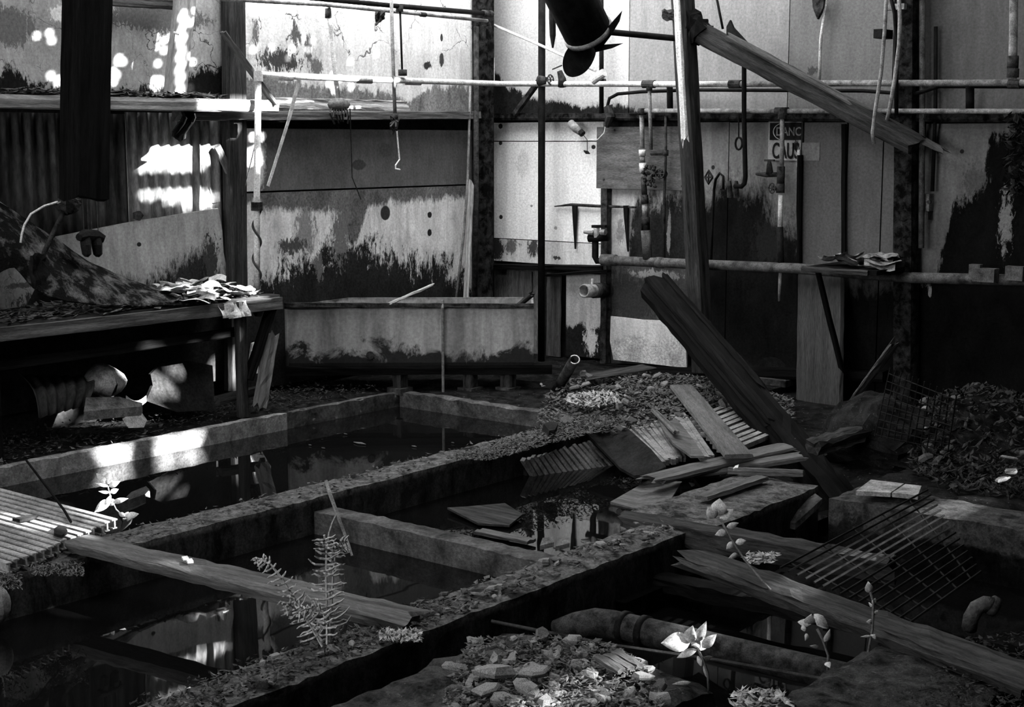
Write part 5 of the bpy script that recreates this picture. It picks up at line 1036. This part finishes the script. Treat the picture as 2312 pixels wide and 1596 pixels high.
flakes('pale_crumbs', lambda: G(ru(1684, 1756), ru(1248, 1270), ru(.0, .03)), 120, (.008, .025), 'litter_pale', 'pale crumbs on the sunken log in the right pit', 'debris')
bp = [(2040, 1596), (2180, 1440), (2330, 1420), (2330, 1600)]
flakes('block_litter', lambda: scatter(bp, ru(.02, .06)), 900, (.004, .014), 'litter_dark', 'dark crumbs on the block in the lower right corner', 'debris')
# ================================================================== PLANTS
def leaf_part(base, tip, wdt, parent, nrm=None, fold=.2, mat='leaf', name='leaf'):
    base, tip = Vector(base), Vector(tip); d = tip - base; ln = d.length; d.normalize()
    nrm = nrm or (-fwd * .6 + Z * .6); sd = d.cross(nrm).normalized(); nn = sd.cross(d).normalized()
    mb = MB(); n = 7; vs = []
    for k in range(n + 1):
        s_ = k / n; ww = wdt * math.sin(math.pi * s_ ** .8) ; lift = nn * (.25 * ln * s_ * (1 - s_))
        c = base + d * ln * s_ + lift; vs += [c - sd * ww + nn * ww * fold, c, c + sd * ww + nn * ww * fold]
    mb.add(vs, [f for k in range(n) for f in ((3 * k, 3 * k + 1, 3 * k + 4, 3 * k + 3), (3 * k + 1, 3 * k + 2, 3 * k + 5, 3 * k + 4))])
    return mb.build(name, mat, parent, True, solid=.0012)
def weed(name, stem, leaves, label, mat='leaf', r=.004):
    """stem: (u,v,depth) list from root up;  leaves: (u0,v0,u1,v1,width m[,d0,d1])"""
    t = thing(name, D(*stem[0]), label, 'plant'); MB().tube([D(*s_) for s_ in stem], r, 6).build('stem', 'stem', t, True)
    dep = stem[-1][2]
    for l in leaves:
        u0, v0, u1, v1, w_ = l[:5]; leaf_part(D(u0, v0, dep), D(u1, v1, dep + (l[5] if len(l) > 5 else ru(-.04, .04))), w_, t, mat=mat, nrm=(-fwd + Z * ru(-.2, .5) + right * ru(-.3, .3)))
    return t
weed('seedling', [(285, 1172, 6.35), (262, 1150, 6.33), (250, 1125, 6.3), (244, 1100, 6.3), (238, 1080, 6.3)],
     [(240, 1090, 217, 1068, .015), (238, 1086, 243, 1068, .012), (245, 1098, 214, 1090, .008), (246, 1098, 272, 1086, .014), (247, 1112, 222, 1109, .007), (248, 1112, 268, 1104, .012), (252, 1128, 213, 1158, .021), (250, 1130, 240, 1126, .021), (255, 1134, 290, 1125, .012), (258, 1140, 246, 1128, .017), (283, 1165, 268, 1158, .010), (284, 1168, 314, 1160, .016), (284, 1170, 290, 1155, .014), (284, 1173, 277, 1170, .008), (286, 1174, 298, 1170, .009)],
     'sunlit leafy seedling growing at the corner of the pale grating')
weed('leafy_weed', [(1600, 1560, 4.45), (1598, 1520, 4.45), (1588, 1490, 4.45), (1575, 1465, 4.45)],
     [(1560, 1448, 1492, 1452, .03), (1555, 1450, 1564, 1412, .02), (1570, 1450, 1595, 1402, .016), (1585, 1462, 1618, 1431, .016), (1575, 1466, 1528, 1485, .012), (1578, 1470, 1590, 1440, .02), (1585, 1490, 1574, 1494, .016), (1588, 1500, 1600, 1535, .006), (1562, 1458, 1580, 1442, .02), (1560, 1540, 1514, 1546, .008), (1580, 1490, 1608, 1482, .008)],
     'pale broad leaved weed in the lower centre before the drain pipe')
weed('leafy_weed', [(1868, 1530, 4.5), (1870, 1480, 4.5), (1858, 1445, 4.5), (1845, 1420, 4.5)],
     [(1845, 1410, 1858, 1390, .024), (1845, 1412, 1858, 1396, .03), (1824, 1408, 1832, 1386, .018), (1832, 1408, 1800, 1404, .012), (1820, 1416, 1808, 1420, .01), (1862, 1450, 1874, 1420, .01), (1848, 1460, 1828, 1458, .005), (1866, 1495, 1874, 1508, .01), (1822, 1430, 1818, 1446, .008)],
     'drooping pale weed over the drain pipe under the long plank')
weed('thin_weed', [(1950, 1575, 4.6), (1955, 1500, 4.6), (1970, 1420, 4.6), (1972, 1360, 4.6), (1963, 1330, 4.6)],
     [(1962, 1338, 1960, 1312, .013), (1970, 1364, 1976, 1350, .008), (1970, 1366, 1962, 1362, .008), (1970, 1402, 1956, 1404, .008), (1972, 1390, 1982, 1378, .006), (1968, 1436, 1942, 1438, .004), (1970, 1440, 1976, 1432, .01), (1955, 1492, 1950, 1482, .008)],
     'single thin upright weed in front of the long plank')
weed('leafy_weed', [(1757, 1350, 5.15), (1720, 1310, 5.2), (1680, 1262, 5.3), (1650, 1215, 5.3), (1630, 1180, 5.3)],
     [(1620, 1165, 1625, 1125, .03), (1615, 1170, 1598, 1142, .022), (1625, 1172, 1656, 1150, .02), (1640, 1190, 1668, 1180, .012), (1640, 1200, 1614, 1208, .014), (1655, 1222, 1640, 1240, .012), (1660, 1225, 1685, 1220, .012), (1665, 1250, 1645, 1260, .01), (1757, 1350, 1760, 1330, .012)],
     'pale star-shaped weed leaning over the log of the right pit', 'leaf')
# fern
t = thing('fern', D(740, 1470, 4.62), 'dry curled fern rising from the near curb', 'fern')
def frond(pts, n, lmax, dep, side=(1, -1)):
    ctr = [D(u, v, dep + .02 * math.sin(k)) for k, (u, v) in enumerate(pts)]
    mb = MB().tube(ctr, [.004] * len(ctr), 5)
    def at(s_):
        x = s_ * (len(ctr) - 1); i = min(int(x), len(ctr) - 2); return ctr[i].lerp(ctr[i + 1], x - i), (ctr[i + 1] - ctr[i]).normalized()
    for k in range(n):
        s_ = .12 + .86 * k / n; p, d = at(s_)
        for sg in side:
            sd = d.cross(fwd).normalized() * sg; l_ = lmax * (1 - .55 * s_) * ru(.7, 1.15)
            q = [p]; an = ru(-.2, .3)
            for m_ in range(1, 6):
                f = m_ / 5; q.append(p + sd * l_ * f + d * l_ * (an * f + .5 * f * f) - fwd * ru(0, .012) - Z * l_ * .35 * f * f * ru(.4, 1.2))
            mb.tube(q, [.003, .0042, .004, .0035, .0028, .0015], 4)
    mb.build('frond', 'fern', t)
frond([(742, 1450), (738, 1380), (736, 1300), (737, 1240), (732, 1208)], 16, .075, 4.66)
frond([(742, 1445), (748, 1380), (752, 1300), (758, 1250), (768, 1225), (785, 1222)], 15, .05, 4.7)
frond([(735, 1460), (715, 1430), (690, 1390), (665, 1350), (640, 1310), (612, 1275), (590, 1262), (575, 1272)], 18, .05, 4.7)
frond([(728, 1460), (700, 1410), (680, 1380), (650, 1362), (640, 1370)], 10, .05, 4.62)
frond([(738, 1455), (738, 1410), (728, 1380), (700, 1372), (660, 1385)], 10, .045, 4.6)
MB().tube([D(742, 1475, 4.66), D(740, 1440, 4.66), D(738, 1380, 4.66)], .005, 6).build('stem', 'stem', t)
MB().tube([D(745, 1470, 4.66), D(715, 1515, 4.55), D(700, 1545, 4.5)], .005, 6).build('stem', 'stem', t)

# ================================================================== LAST SMALL THINGS
trim(timber('trim', L(245, 2, .1), L(400, 12, .1), .06, .05, 'timber_grey', segs=8), 'short grey rail at the top of the left wall behind the hanging post')
for u, r_ in ((1668, 40), (1738, 44)):
    MB().slab([R(u + r_ * math.cos(a * .3142), 852 - r_ * 1.05 * math.sin(a * .3142), .004) for a in range(11)], (0, .003, 0)).build('drain_arch', 'felt', wr)
for k, (u, v) in enumerate(((812, 1001), (730, 1012), (700, 1005), (935, 1008), (1022, 1000), (780, 980))):
    l_ = (.05, .015, .012, .02, .012, .015)[k]; p = G(u, v, -.095)
    tag(MB().slab([p + Vector((-l_, 0, 0)), p + Vector((0, -l_ * .3, 0)), p + Vector((l_, .0, 0)), p + Vector((0, l_ * .3, 0))], (0, 0, .004)).build('floating_chip', 'timber_grey'), 'small chip floating on the black water of the long pit', 'chip', 'chips floating on the long pit')
p = G(-4, 1395, -.12)
tag(MB().grid(lambda i, j: p + Vector((.04 * math.cos(i * 6.283) * math.sin(j * 3.14), .05 * math.sin(i * 6.283) * math.sin(j * 3.14), .05 + .07 * math.cos(j * 3.14))), 12, 8).build('pale_lump', 'pipe_pale_shade', smooth=True), 'pale rounded lump at the left edge of the near pit', 'lump')
mb = MB()
for k in range(4): mb.tube([L(578 + 3 * k, 690, .56) + Vector((.02 * math.cos(a * .5236), 0, .03 * math.sin(a * .5236) - .03)) for a in range(13)], .006, 5)
tag(mb.build('rope_coil', 'rope', smooth=True), 'small coil of cord hanging under the bench end', 'coil')
tag(MB().box(R(2028, 25).x, R(2072, 25).x, YB - .2, YB - .16, R(2050, 27).z, R(2050, 14).z).build('clamp_plate', 'pipe_pale_shade'), 'pale clamp plate near the top of the rusted column', 'plate')
